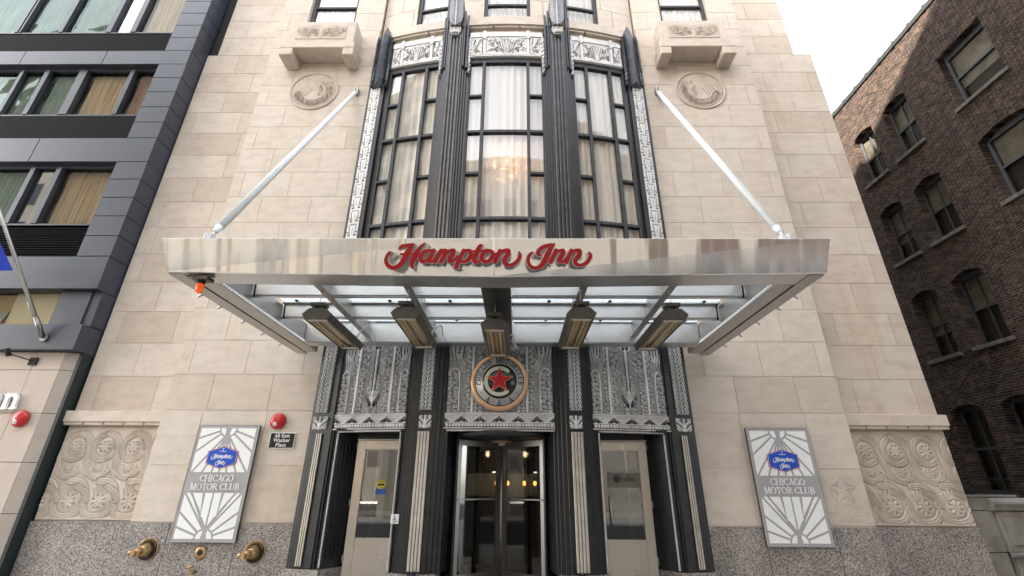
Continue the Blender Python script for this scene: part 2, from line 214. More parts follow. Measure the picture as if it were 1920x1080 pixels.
# ------------------------------------------------------------------ mesh helpers
def link(name, me, m=None, parent=None):
    o = bpy.data.objects.new(name, me); C.objects.link(o)
    if m is not None and not me.materials: me.materials.append(m)
    if parent: o.parent = parent
    return o
def tag(o, label=None, cat=None, group=None, kind=None):
    if label: o['label'] = label
    if cat: o['category'] = cat
    if group: o['group'] = group
    if kind: o['kind'] = kind
    return o
def empty(name, loc, label=None, cat=None, group=None):
    o = bpy.data.objects.new(name, None); C.objects.link(o); o.location = loc; o.empty_display_size = 0.2
    return tag(o, label, cat, group)
def setparent(o, p):
    """parent keeping the mesh where it was modelled (world coordinates)"""
    o.parent = p; o.matrix_parent_inverse = Matrix.Translation(-Vector(p.location))
    return o
XH = 3.97
def by(s, d=0.0):
    s = max(-XH, min(XH, s)); return -0.1 - 0.58 * (1 - (s / 3.95) ** 2) - d
class MB:
    def __init__(self): self.v = []; self.f = []; self.tone = []; self.sm = []; self.starts = []
    def add(self, vs_, fs, tone=1.0, smooth=False):
        self.starts.append((len(self.v), len(self.f))); b = len(self.v); self.v += [tuple(p) for p in vs_]; self.f += [tuple(i + b for i in q) for q in fs]
        self.tone += [tone] * len(vs_); self.sm += [smooth] * len(fs)
    def box(self, x0, x1, y0, y1, z0, z1, tone=1.0):
        self.add([(x0, y0, z0), (x1, y0, z0), (x1, y1, z0), (x0, y1, z0), (x0, y0, z1), (x1, y0, z1), (x1, y1, z1), (x0, y1, z1)],
                 [(0, 3, 2, 1), (4, 5, 6, 7), (0, 1, 5, 4), (1, 2, 6, 5), (2, 3, 7, 6), (3, 0, 4, 7)], tone)
    def bend(self, s0, s1, z0, z1, d0, d1, tone=1.0, n=None):
        """block on the bowed bay: between offsets d0 (back) and d1 (front) outward of the bay line"""
        n = n or max(1, int(abs(s1 - s0) / 0.25)); v = []; f = []
        for i in range(n + 1):
            s = s0 + (s1 - s0) * i / n; yb, yf = by(s, d0), by(s, d1)
            v += [(s, yf, z0), (s, yf, z1), (s, yb, z1), (s, yb, z0)]
        for i in range(n):
            a, b = 4 * i, 4 * i + 4
            f += [(a, b, b + 1, a + 1), (a + 1, b + 1, b + 2, a + 2), (a + 2, b + 2, b + 3, a + 3), (a + 3, b + 3, b, a)]
        f += [(0, 1, 2, 3), (4 * n + 3, 4 * n + 2, 4 * n + 1, 4 * n)]
        self.add(v, f, tone)
    def prism(self, pts, axis, a0, a1, tone=1.0, smooth=False):
        """extrude polygon pts along an axis; pts are the two other coordinates in xyz order"""
        n = len(pts); v = []
        for a in (a0, a1):
            for p in pts:
                v.append({'x': (a, p[0], p[1]), 'y': (p[0], a, p[1]), 'z': (p[0], p[1], a)}[axis])
        f = [tuple(range(n)), tuple(range(2 * n - 1, n - 1, -1))] + [(i, i + n, (i + 1) % n + n, (i + 1) % n) for i in range(n)]
        self.add(v, f, tone, smooth)
    def tube(self, p0, p1, r0, r1=None, n=12, caps=True):
        r1 = r0 if r1 is None else r1; p0, p1 = Vector(p0), Vector(p1); d = (p1 - p0).normalized()
        u = d.orthogonal().normalized(); w_ = d.cross(u); v = []
        for p, r in ((p0, r0), (p1, r1)):
            for i in range(n):
                a = 2 * math.pi * i / n; v.append(p + u * (r * math.cos(a)) + w_ * (r * math.sin(a)))
        f = [(i, (i + 1) % n, (i + 1) % n + n, i + n) for i in range(n)]
        self.add(v, f, 1.0, True)
        if caps: b = len(self.v) - 2 * n; self.f += [tuple(b + i for i in range(n - 1, -1, -1)), tuple(b + n + i for i in range(n))]; self.sm += [False, False]
    def lathe(self, prof, origin, axis, n=24, closed=True):
        """prof: (distance along axis, radius)"""
        o = Vector(origin); d = Vector(axis).normalized(); u = d.orthogonal().normalized(); w_ = d.cross(u); v = []
        for t, r in prof:
            for i in range(n):
                a = 2 * math.pi * i / n; v.append(o + d * t + u * (r * math.cos(a)) + w_ * (r * math.sin(a)))
        f = [(k * n + i, k * n + (i + 1) % n, (k + 1) * n + (i + 1) % n, (k + 1) * n + i) for k in range(len(prof) - 1) for i in range(n)]
        self.add(v, f, 1.0, True)
        b = len(self.v) - len(v)
        if closed: self.f += [tuple(b + i for i in range(n - 1, -1, -1)), tuple(b + (len(prof) - 1) * n + i for i in range(n))]; self.sm += [False, False]
    def split(self, name, m, parent=None, bevel=0.0, tone=False, gap=0.2, sub=None):
        """one object per cluster of touching pieces"""
        P = self.pieces; par = list(range(len(P)))
        def find(i):
            while par[i] != i: par[i] = par[par[i]]; i = par[i]
            return i
        bb = [([min(v[k] for v in self.v[a:b]) for k in range(3)], [max(v[k] for v in self.v[a:b]) for k in range(3)]) for a, b, _, _ in P]
        for i in range(len(P)):
            for j in range(i):
                if all(bb[i][0][k] - gap < bb[j][1][k] and bb[j][0][k] - gap < bb[i][1][k] for k in range(3)): par[find(i)] = find(j)
        out = []
        for r in sorted(set(find(i) for i in range(len(P)))):
            q = MB()
            for i in range(len(P)):
                if find(i) == r:
                    a, b, fa, fb = P[i]; o = len(q.v) - a; q.v += self.v[a:b]; q.tone += self.tone[a:b]; q.f += [tuple(k + o for k in f) for f in self.f[fa:fb]]; q.sm += self.sm[fa:fb]
            ob = q.build(name, m, parent, bevel, tone)
            if sub: ob.parent = sub
            out.append(ob)
        return out
    @property
    def pieces(self):
        st = self.starts + [(len(self.v), len(self.f))]
        return [(st[i][0], st[i + 1][0], st[i][1], st[i + 1][1]) for i in range(len(st) - 1)]
    def build(self, name, m, parent=None, bevel=0.0, tone=False):
        me = bpy.data.meshes.new(name); me.from_pydata(self.v, [], self.f); me.materials.append(m)
        if tone:
            a = me.attributes.new('tone', 'FLOAT', 'POINT'); a.data.foreach_set('value', self.tone)
        me.polygons.foreach_set('use_smooth', self.sm)
        bm = bmesh.new(); bm.from_mesh(me); bmesh.ops.recalc_face_normals(bm, faces=bm.faces)
        if bevel: bmesh.ops.bevel(bm, geom=[e for e in bm.edges if e.calc_face_angle(0) > 0.6], offset=bevel, segments=1, affect='EDGES', clamp_overlap=True)
        bm.to_mesh(me); bm.free()
        o = link(name, me)
        if parent: setparent(o, parent)
        return o
def box(name, x0, x1, y0, y1, z0, z1, m, parent=None, bevel=0.0):
    b = MB(); b.box(x0, x1, y0, y1, z0, z1); return b.build(name, m, parent, bevel)

# --- raster canvas: strokes -> height field (relief meshes) or outline plates (lettering)
def smooth_path(pts, n=6):
    P = [np.array(p, float) for p in pts]
    if len(P) < 3: return P
    Q = [2 * P[0] - P[1]] + P + [2 * P[-1] - P[-2]]; out = []
    for i in range(1, len(Q) - 2):
        for k in range(n):
            t = k / n; a, b, c, d = Q[i - 1], Q[i], Q[i + 1], Q[i + 2]
            out.append(0.5 * ((2 * b) + (-a + c) * t + (2 * a - 5 * b + 4 * c - d) * t * t + (-a + 3 * b - 3 * c + d) * t ** 3))
    out.append(P[-1]); return out
class Canvas:
    def __init__(self, w_, h_, res, fill=0.0):
        self.w, self.h, self.res = w_, h_, res; self.nx = int(round(w_ / res)) + 1; self.ny = int(round(h_ / res)) + 1
        self.X, self.Y = np.meshgrid(np.linspace(0, w_, self.nx), np.linspace(0, h_, self.ny)); self.H = np.full((self.ny, self.nx), fill, float); self.D = np.full((self.ny, self.nx), 9.0)
    def seg(self, a, b, ra, rb, H, hard):
        R_ = max(ra, rb) * (1 if not hard else 1) + 2 * self.res
        x0, x1 = min(a[0], b[0]) - R_, max(a[0], b[0]) + R_; y0, y1 = min(a[1], b[1]) - R_, max(a[1], b[1]) + R_
        i0 = max(0, int(x0 / self.w * (self.nx - 1))); i1 = min(self.nx, int(x1 / self.w * (self.nx - 1)) + 2); j0 = max(0, int(y0 / self.h * (self.ny - 1))); j1 = min(self.ny, int(y1 / self.h * (self.ny - 1)) + 2)
        if i1 <= i0 or j1 <= j0: return
        X, Y = self.X[j0:j1, i0:i1], self.Y[j0:j1, i0:i1]; dx, dy = b[0] - a[0], b[1] - a[1]; L = dx * dx + dy * dy + 1e-12
        t = np.clip(((X - a[0]) * dx + (Y - a[1]) * dy) / L, 0, 1); dist = np.hypot(X - a[0] - t * dx, Y - a[1] - t * dy); r = ra + (rb - ra) * t
        if hard: self.D[j0:j1, i0:i1] = np.minimum(self.D[j0:j1, i0:i1], dist - r)
        else:
            h = H * np.sqrt(np.clip(1 - (dist / np.maximum(r, 1e-6)) ** 2, 0, 1)); self.H[j0:j1, i0:i1] = np.maximum(self.H[j0:j1, i0:i1], h)
    def stroke(self, pts, r, H=1.0, hard=False, smooth=True, r1=None):
        if len(pts[0]) == 3: P = smooth_path(pts) if smooth else [np.array(p, float) for p in pts]; rr = [p[2] for p in P]
        else:
            P = smooth_path(pts) if smooth else [np.array(p, float) for p in pts]; n = len(P) - 1; r1_ = r if r1 is None else r1; rr = [r + (r1_ - r) * i / max(1, n) for i in range(n + 1)]
        for i in range(len(P) - 1): self.seg(P[i], P[i + 1], rr[i], rr[i + 1], H, hard)
    def poly(self, pts):
        """filled convex/concave polygon into the distance field (negative inside)"""
        X, Y = self.X, self.Y; ins = np.zeros_like(X, bool); n = len(pts); dm = np.full_like(X, 9.0)
        for i in range(n):
            a, b = pts[i], pts[(i + 1) % n]; c = ((a[1] > Y) != (b[1] > Y)); xi = (b[0] - a[0]) * (Y - a[1]) / (b[1] - a[1] + 1e-12) + a[0]; ins ^= c & (X < xi)
            dx, dy = b[0] - a[0], b[1] - a[1]; t = np.clip(((X - a[0]) * dx + (Y - a[1]) * dy) / (dx * dx + dy * dy + 1e-12), 0, 1); dm = np.minimum(dm, np.hypot(X - a[0] - t * dx, Y - a[1] - t * dy))
        self.D = np.minimum(self.D, np.where(ins, -dm, dm))
    def rect(self, x0, x1, y0, y1, H): 
        k = (self.X >= x0) & (self.X <= x1) & (self.Y >= y0) & (self.Y <= y1); self.H[k] = np.maximum(self.H[k], H)
    def cut(self, x0, x1, y0, y1, H=0.0):
        k = (self.X >= x0) & (self.X <= x1) & (self.Y >= y0) & (self.Y <= y1); self.H[k] = H
    def ring(self, cx, cy_, r, wd, H=1.0, a0=0, a1=360):
        n = max(8, int(abs(a1 - a0) / 14)); self.stroke([(cx + r * math.cos(R(a0 + (a1 - a0) * i / n)), cy_ + r * math.sin(R(a0 + (a1 - a0) * i / n))) for i in range(n + 1)], wd, H, smooth=False)
    def spiral(self, cx, cy_, r, wd, H=1.0, turns=1.5, a0=0, sgn=1):
        n = int(turns * 14); self.stroke([(cx + r * (1 - 0.85 * i / n) * math.cos(R(a0) + sgn * 2 * math.pi * turns * i / n), cy_ + r * (1 - 0.85 * i / n) * math.sin(R(a0) + sgn * 2 * math.pi * turns * i / n)) for i in range(n + 1)], wd, H, smooth=False, r1=wd * 0.8)
    def mirror(self): self.H = np.maximum(self.H, self.H[:, ::-1])
    def contours(self, level=0.0):
        """marching squares on the distance field -> closed polygons"""
        D = np.pad(self.D - level, 1, constant_values=5.0); ny, nx = D.shape; segs = {}
        sx, sy = self.w / (self.nx - 1), self.h / (self.ny - 1)
        ins = D < 0; code = ins[:-1, :-1] * 1 + ins[:-1, 1:] * 2 + ins[1:, 1:] * 4 + ins[1:, :-1] * 8
        tab = {1: [(3, 0)], 2: [(0, 1)], 3: [(3, 1)], 4: [(1, 2)], 5: [(3, 2), (1, 0)], 6: [(0, 2)], 7: [(3, 2)], 8: [(2, 3)], 9: [(2, 0)], 10: [(0, 3), (2, 1)], 11: [(2, 1)], 12: [(1, 3)], 13: [(1, 0)], 14: [(0, 3)]}
        def key(j, i, e): return (j, i, 'h') if e == 0 else (j, i + 1, 'v') if e == 1 else (j + 1, i, 'h') if e == 2 else (j, i, 'v')
        for j, i in zip(*np.nonzero((code > 0) & (code < 15))):
            for a, b in tab[int(code[j, i])]: segs[key(j, i, a)] = key(j, i, b)
        def pos(k):
            j, i, t = k
            if t == 'h': a, b = D[j, i], D[j, i + 1]; q = a / (a - b); return ((i + q - 1) * sx, (j - 1) * sy)
            a, b = D[j, i], D[j + 1, i]; q = a / (a - b); return ((i - 1) * sx, (j + q - 1) * sy)
        out = []
        while segs:
            k0, k = next(iter(segs.items())); del segs[k0]; loop = [k0]
            while k in segs: loop.append(k); k = segs.pop(k)
            if len(loop) > 5:
                P = [pos(q) for q in loop]; Q = []
                for p in P:
                    if not Q or abs(p[0] - Q[-1][0]) + abs(p[1] - Q[-1][1]) > self.res * 0.6: Q.append(p)
                if len(Q) > 4: out.append(Q)
        return out
def plate(name, loops, depth, m, loc, parent=None, rot=(R(90), 0, 0), bevel=0.0):
    """flat cut-out plate (outlines with holes), local x right, local y up, front face towards -Y of the world"""
    cu = bpy.data.curves.new(name, 'CURVE'); cu.dimensions = '2D'; cu.fill_mode = 'BOTH'; cu.extrude = depth / 2; cu.bevel_depth = bevel
    for lp in loops:
        sp = cu.splines.new('POLY'); sp.points.add(len(lp) - 1); sp.use_cyclic_u = True
        sp.points.foreach_set('co', [c for p in lp for c in (p[0], p[1], 0, 1)])
    t = bpy.data.objects.new('tmp', cu); C.objects.link(t); dg = bpy.context.evaluated_depsgraph_get(); dg.update()
    me = bpy.data.meshes.new_from_object(t.evaluated_get(dg)); bpy.data.objects.remove(t); bpy.data.curves.remove(cu); me.name = name
    me.materials.clear(); me.materials.append(m); me.transform(Matrix.Translation(loc) @ (rot if isinstance(rot, Matrix) else Matrix.Rotation(rot[0], 4, 'X')))
    o = link(name, me)
    if parent: setparent(o, parent)
    return o
def text(name, s, size, m, loc, parent=None, depth=0.004, align='CENTER', off=0.0):
    cu = bpy.data.curves.new(name, 'FONT'); cu.body = s; cu.size = size; cu.extrude = depth / 2; cu.align_x = align; cu.align_y = 'CENTER'; cu.offset = off
    t = bpy.data.objects.new('tmp', cu); C.objects.link(t); dg = bpy.context.evaluated_depsgraph_get(); dg.update()
    me = bpy.data.meshes.new_from_object(t.evaluated_get(dg)); bpy.data.objects.remove(t); bpy.data.curves.remove(cu)
    me.materials.clear(); me.materials.append(m); me.transform(Matrix.Translation(loc) @ Matrix.Rotation(R(90), 4, 'X')); o = link(name, me)
    if parent: setparent(o, parent)
    return o
def relief(name, cv, x0, z0, amp, m, parent, surf, gx=1.0, xf=None):
    """height-field mesh from a canvas; surf(x) gives the y of the ground surface"""
    ny, nx = cv.H.shape; X = cv.X + x0; Z = cv.Y + z0; ys = np.array([surf(float(x)) for x in X[0]]); Hh = cv.H.copy()
    Y = ys[None, :] - amp * Hh; Y[0, :] = ys + 0.03; Y[-1, :] = ys + 0.03; Y[:, 0] = ys[0] + 0.03; Y[:, -1] = ys[-1] + 0.03
    me = bpy.data.meshes.new(name); nv = nx * ny; me.vertices.add(nv); me.vertices.foreach_set('co', np.stack([X, Y, Z], -1).astype(np.float32).ravel())
    idx = np.arange(nv).reshape(ny, nx); q = np.stack([idx[:-1, :-1], idx[:-1, 1:], idx[1:, 1:], idx[1:, :-1]], -1).reshape(-1, 4)
    me.loops.add(q.size); me.loops.foreach_set('vertex_index', q.ravel().astype(np.int32)); me.polygons.add(len(q)); me.polygons.foreach_set('loop_start', np.arange(0, q.size, 4, dtype=np.int32)); me.update(calc_edges=True)
    a = me.attributes.new('h', 'FLOAT', 'POINT'); a.data.foreach_set('value', Hh.astype(np.float32).ravel()); me.polygons.foreach_set('use_smooth', np.ones(len(q), bool)); me.materials.append(m); me.validate()
    o = link(name, me)
    if parent: setparent(o, parent)
    return o
# --- stroke alphabet with thick stems, thin hairlines and slab serifs (height 1, baseline 0)
TK, TN = 0.085, 0.04
def arc(cx, cy_, rx, ry, a0, a1, n=14, thick=True):
    out = []
    for i in range(n + 1):
        a = R(a0 + (a1 - a0) * i / n); out.append((cx + rx * math.cos(a), cy_ + ry * math.sin(a), TN + (TK - TN) * abs(math.cos(a)) ** 1.5))
    return out
def stem(x, y0=0, y1=1, r=TK): return [(x, y0, r), (x, y1, r)]
def sf(x, y, w_=0.13): return [(x - w_, y, TN * 0.9), (x + w_, y, TN * 0.9)]
GL = {
 'C': (0.80, [arc(0.42, 0.5, 0.36, 0.48, 40, 320, 18), [(0.70, 0.82, TN), (0.72, 0.98, TN)]]), 'G': (0.86, [arc(0.42, 0.5, 0.36, 0.48, 40, 330, 18), stem(0.73, 0.1, 0.40), sf(0.73, 0.42)]),
 'O': (0.90, [arc(0.43, 0.5, 0.36, 0.48, 0, 360, 24)]), 'H': (0.92, [stem(0.14), stem(0.74), [(0.14, 0.5, TN), (0.74, 0.5, TN)], sf(0.14, 0.02), sf(0.14, 0.98), sf(0.74, 0.02), sf(0.74, 0.98)]),
 'I': (0.40, [stem(0.17), sf(0.17, 0.02), sf(0.17, 0.98)]), 'A': (0.86, [[(0.12, 0, TN), (0.42, 1, TN)], [(0.42, 1, TK), (0.74, 0, TK)], [(0.24, 0.33, TN), (0.62, 0.33, TN)], sf(0.11, 0.02, 0.1), sf(0.74, 0.02)]),
 'M': (1.08, [[(0.15, 0, TN), (0.17, 1, TN)], [(0.19, 1, TK), (0.51, 0.05, TK * 0.8)], [(0.51, 0.05, TN), (0.83, 1, TN)], stem(0.87), sf(0.14, 0.02), sf(0.14, 0.98, 0.1), sf(0.87, 0.02), sf(0.89, 0.98, 0.1)]),
 'T': (0.80, [stem(0.38), [(0.04, 0.97, TN), (0.72, 0.97, TN)], [(0.04, 0.97, TN), (0.03, 0.8, TN)], [(0.72, 0.97, TN), (0.73, 0.8, TN)], sf(0.38, 0.02)]),
 'R': (0.86, [stem(0.16), sf(0.16, 0.02), [(0.06, 0.97, TN), (0.40, 0.97, TN)], arc(0.38, 0.74, 0.24, 0.235, 90, -90, 10), [(0.16, 0.5, TN), (0.38, 0.5, TN)], [(0.40, 0.5, TK * 0.8), (0.74, 0.03, TK)], sf(0.78, 0.02, 0.06)]),
 'L': (0.74, [stem(0.16), sf(0.16, 0.98), [(0.05, 0.03, TN), (0.64, 0.03, TN)], [(0.64, 0.03, TN), (0.66, 0.26, TN)]]), 'U': (0.88, [stem(0.15, 0.35, 1), [(0.15, 0.35, TK), (0.20, 0.12, TK), (0.42, 0.02, TN), (0.64, 0.12, TN), (0.70, 0.35, TN)], stem(0.70, 0.35, 1, TN), sf(0.15, 0.98), sf(0.70, 0.98, 0.1)]),
 'B': (0.80, [stem(0.16), [(0.05, 0.97, TN), (0.38, 0.97, TN)], [(0.05, 0.03, TN), (0.40, 0.03, TN)], arc(0.36, 0.75, 0.22, 0.225, 90, -90, 10), arc(0.38, 0.27, 0.27, 0.245, 90, -90, 10), [(0.16, 0.52, TN), (0.38, 0.52, TN)]]),
 'X': (0.84, [[(0.10, 0, TN), (0.68, 1, TN)], [(0.10, 1, TK), (0.70, 0, TK)], sf(0.12, 0.02, 0.08), sf(0.12, 0.98, 0.09), sf(0.70, 0.02, 0.09), sf(0.68, 0.98, 0.08)]), 'V': (0.84, [[(0.10, 1, TK), (0.42, 0, TK * 0.7)], [(0.42, 0, TN), (0.70, 1, TN)], sf(0.10, 0.98), sf(0.72, 0.98, 0.09)]),
 'n': (0.86, [stem(0.17, 0, 0.72, 0.10), [(0.17, 0.5, TN), (0.34, 0.70, 0.06), (0.55, 0.70, 0.09), (0.66, 0.5, 0.10), (0.66, 0.0, 0.10)], sf(0.17, 0.02, 0.17), sf(0.66, 0.02, 0.17), sf(0.10, 0.70, 0.09)]), ' ': (0.36, []), '.': (0.3, [[(0.1, 0.05, 0.06), (0.11, 0.05, 0.06)]]),
}
def word_strokes(s, size, x=0.0, y=0.0, track=0.02, weight=1.0, sx=1.0):
    out = []
    for ch in s:
        w_, st = GL[ch]
        for g in st: out.append([(x + p[0] * size * sx, y + p[1] * size, p[2] * size * weight) for p in g])
        x += (w_ + track) * size * sx
    return out, x
def word_width(s, size, track=0.02, sx=1.0): return sum(GL[c][0] + track for c in s) * size * sx
def words_plate(name, lines, width, height, m, loc, depth=0.006, res=None, weight=1.0, parent=None, sx=1.0, track=0.02):
    """lines: (string, size, centre x, baseline y)"""
    cv = Canvas(width, height, res or width / 300)
    for s, size, cx, yy in lines:
        st, _ = word_strokes(s, size, cx - word_width(s, size, track, sx) / 2, yy, track, weight, sx)
        for g in st: cv.stroke(g, 0, hard=True, smooth=False)
    return plate(name, cv.contours(), depth, m, loc, parent)
# --- the two-word brush script, traced as pen strokes: x right, y down, pen radius
SC_H = [[(105, 200, 9), (78, 235, 10), (70, 290, 12), (95, 338, 14), (140, 354, 15), (190, 330, 17), (230, 270, 19), (262, 195, 19), (298, 132, 14), (312, 118, 6)],
        [(183, 162, 6), (210, 138, 11), (260, 128, 11), (308, 118, 6)], [(200, 218, 6), (357, 216, 7)], [(410, 106, 3), (372, 150, 12), (330, 220, 19), (302, 290, 18), (298, 335, 12), (308, 358, 5)],
        [(478, 186, 10), (440, 180, 10), (400, 200, 14), (376, 245, 16), (382, 284, 14), (412, 288, 11), (444, 255, 8), (475, 200, 9)], [(488, 182, 14), (460, 245, 15), (450, 284, 13), (478, 288, 9), (512, 250, 7), (540, 200, 8)],
        [(552, 180, 13), (525, 235, 15), (500, 290, 15)], [(528, 235, 6), (560, 188, 9), (592, 182, 14), (584, 225, 16), (556, 290, 15)], [(585, 232, 6), (620, 188, 9), (660, 180, 14), (655, 220, 16), (628, 262, 15), (630, 290, 12), (660, 282, 8), (700, 235, 6)],
        [(752, 180, 13), (725, 240, 15), (700, 300, 15), (684, 350, 13)], [(660, 352, 4), (708, 352, 4)], [(733, 222, 6), (768, 184, 10), (805, 186, 14), (814, 225, 16), (798, 265, 15), (762, 292, 11), (726, 286, 7)],
        [(916, 126, 4), (893, 140, 15), (866, 205, 16), (844, 262, 16), (850, 296, 12), (884, 288, 8), (915, 262, 6)], [(838, 186, 7), (920, 180, 6)],
        [(992, 186, 12), (950, 182, 13), (920, 215, 16), (912, 262, 15), (938, 294, 13), (975, 282, 13), (1004, 240, 15), (1006, 204, 12), (990, 186, 10)], [(998, 205, 5), (1020, 218, 5), (1048, 205, 6)],
        [(1070, 180, 13), (1050, 235, 15), (1028, 292, 15)], [(1052, 235, 6), (1090, 186, 10), (1140, 182, 15), (1136, 225, 17), (1110, 270, 16), (1112, 308, 13), (1150, 326, 11), (1200, 308, 12), (1236, 262, 13), (1244, 222, 11), (1236, 198, 6)]]
SC_I = [[(1548, 114, 3), (1500, 126, 12), (1440, 148, 13), (1405, 188, 14), (1406, 220, 11), (1432, 230, 4)], [(1540, 118, 8), (1512, 160, 14), (1485, 220, 19), (1460, 285, 20), (1424, 336, 16), (1378, 356, 12), (1334, 334, 11), (1315, 280, 11), (1325, 228, 10), (1352, 198, 6)],
        [(1560, 180, 14), (1538, 235, 15), (1512, 292, 15)], [(1540, 235, 6), (1578, 188, 9), (1620, 182, 14), (1614, 222, 16), (1588, 265, 15), (1594, 292, 12), (1626, 284, 8), (1660, 240, 6)],
        [(1694, 180, 14), (1672, 235, 15), (1650, 292, 15)], [(1674, 235, 6), (1714, 186, 10), (1762, 182, 15), (1760, 225, 17), (1730, 268, 16), (1728, 306, 13), (1764, 326, 11), (1816, 308, 12), (1850, 262, 13), (1860, 225, 11), (1848, 198, 6)]]
def script_canvas(parts, x0, y1, sc_x, sc_y, w_, h_, res):
    cv = Canvas(w_, h_, res)
    for st in parts: cv.stroke([((x - x0) * sc_x, (y1 - y) * sc_y, (r * 1.25 + 2.6) * (sc_x + sc_y) / 2) for x, y, r in st], 0, hard=True)
    return cv

# ================================================================== SETTING
b = MB(); b.box(-60, 60, -60, 40, -0.5, -0.15); b.build('ground', M['asphalt']); tag(bpy.data.objects['ground'], 'dark asphalt ground of the street block', None, None, 'structure')
b = MB(); b.box(-60, 60, -19.5, -6.5, -0.149, -0.13); tag(b.build('road', M['asphalt']), 'asphalt road running past the hotel front', None, None, 'structure')
b = MB(); b.box(-60, 60, -6.5, 0.9, -0.149, 0.0); tag(b.build('pavement', M['pave'], bevel=0.02), 'pale concrete pavement in front of the hotel', None, None, 'structure')
b = MB(); b.box(-60, 60, -24, -19.5, -0.149, 0.0); tag(b.build('far_pavement', M['pave'], bevel=0.02), 'pale concrete pavement across the street', None, None, 'structure')

# ================================================================== HOTEL
H = empty('hotel_building', (0, 0, 0), 'tall warm limestone hotel with black and silver bowed entrance bay', 'building')
ZR = [1.12, 2.16, 3.25] + [3.25 + 0.776 * i for i in range(1, 19)]
def subtract(a, b_, holes):
    iv = [(a, b_)]
    for h0, h1 in holes:
        nv = []
        for p, q in iv:
            if h1 <= p or h0 >= q: nv.append((p, q)); continue
            if h0 > p: nv.append((p, h0))
            if h1 < q: nv.append((h1, q))
        iv = nv
    return [(p, q) for p, q in iv if q - p > 0.03]
def tone_of(k): 
    u = rng.rand(); return 0.35 + 0.2 * rng.rand() if u < k else 0.76 + 0.24 * rng.rand()
sw = MB(); G = 0.007
for sd_ in (-1, 1):
    for r in range(len(ZR) - 1):
        z0, z1 = ZR[r], ZR[r + 1]; row = r - 2
        inner = [3.975, 5.0, 6.3, 7.215] if row % 2 == 0 or row < 0 else [3.975, 4.4, 5.67, 6.92, 7.215]
        if z0 < 3: inner = [3.975, 4.97, 6.35, 7.215]
        if row > 14: inner = [3.95] + inner[1:]
        holes = []
        if z1 > 14.3: holes.append((4.84, 6.34))
        if r == 0: holes.append((6.34, 7.22) if sd_ > 0 else (99, 100))
        for a, c in zip(inner[:-1], inner[1:]):
            for p, q in subtract(a, c, holes):
                t = tone_of(0.06 if sd_ > 0 else 0.08)
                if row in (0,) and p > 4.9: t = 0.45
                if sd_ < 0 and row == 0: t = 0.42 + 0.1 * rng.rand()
                x0, x1 = (p + G, q - G) if sd_ > 0 else (-q + G, -p - G)
                sw.box(x0, x1, 0, 0.06, z0 + G, z1 - G, t)
        xe = 9.35 if z0 < 14.0 else (8.85 if sd_ > 0 else 9.05)
        outer = [7.24, 7.7, 9.0, xe] if row % 2 == 0 else [7.24, 8.35, xe]
        if row in (5, 9): outer = [7.24, 7.55, 8.95, xe]
        if z0 < 3.2: continue
        if z0 < 3.3 + 0: pass
        for a, c in zip(outer[:-1], outer[1:]):
            c = min(c, xe)
            if c <= a + 0.03: continue
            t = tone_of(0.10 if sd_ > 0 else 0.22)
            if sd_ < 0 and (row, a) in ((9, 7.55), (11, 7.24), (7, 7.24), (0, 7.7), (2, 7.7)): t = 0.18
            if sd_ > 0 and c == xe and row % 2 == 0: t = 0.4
            x0, x1 = (a + G, c - G) if sd_ > 0 else (-c + G, -a - G)
            sw.box(x0, x1, 0.25, 0.31, z0 + G, z1 - G, t)
        # return face of the pier step
        x0, x1 = (7.205, 7.214) if sd_ > 0 else (-7.214, -7.205)
sw.split('stone_wall', M['stone'], H, tone=True, gap=0.3)
mb = MB()
for s in (-1, 1):
    def bx(x0, x1, y0, y1, z0, z1): mb.box(min(s * x0, s * x1), max(s * x0, s * x1), y0, y1, z0, z1)
    bx(3.98, 7.213, 0.009, 0.7, 0.0, 14.3); bx(3.98, 4.838, 0.009, 0.7, 14.3, 17.5); bx(6.342, 7.213, 0.009, 0.7, 14.3, 17.5)
    bx(7.213, 9.34, 0.259, 0.7, 0.0, 14.1); bx(7.213, 8.84 if s > 0 else 9.04, 0.259, 0.7, 14.1, 17.5)
mb.split('backing_wall', M['mortar'], H)
sidew = MB()
for s in (-1, 1): sidew.box(min(s * 8.6, s * 9.33), max(s * 8.6, s * 9.33), 0.701, 15, 0.0, 14.1); sidew.box(min(s * 8.3, s * 8.83), max(s * 8.3, s * 8.83), 0.701, 15, 14.1, 17.5)
sidew.split('side_wall', M['mortar'], H)
box('roof', -8.8, 8.8, 0.3, 15, 17.51, 17.9, M['mortar'], H)
# granite base
gb = MB()
for s in (-1, 1):
    for a, c in ((3.995, 5.04), (5.052, 6.38), (6.392, 7.23)): gb.box(min(s * a, s * c), max(s * a, s * c), -0.035, 0.008, 0, 1.11)
    gb.box(min(s * 7.24, s * 9.37), max(s * 7.24, s * 9.37), 0.215, 0.258, 0, 1.11); gb.box(min(s * 7.231, s * 7.239), max(s * 7.231, s * 7.239), -0.03, 0.25, 0, 1.105)
    # plinth under the bay piers
    for a, c in ((3.27, 4.0), (1.08, 1.97)): gb.bend(min(s * a, s * c), max(s * a, s * c), 0, 0.385, -0.5, 0.07)
gb.split('granite_base', M['granite'], H, gap=0.02)

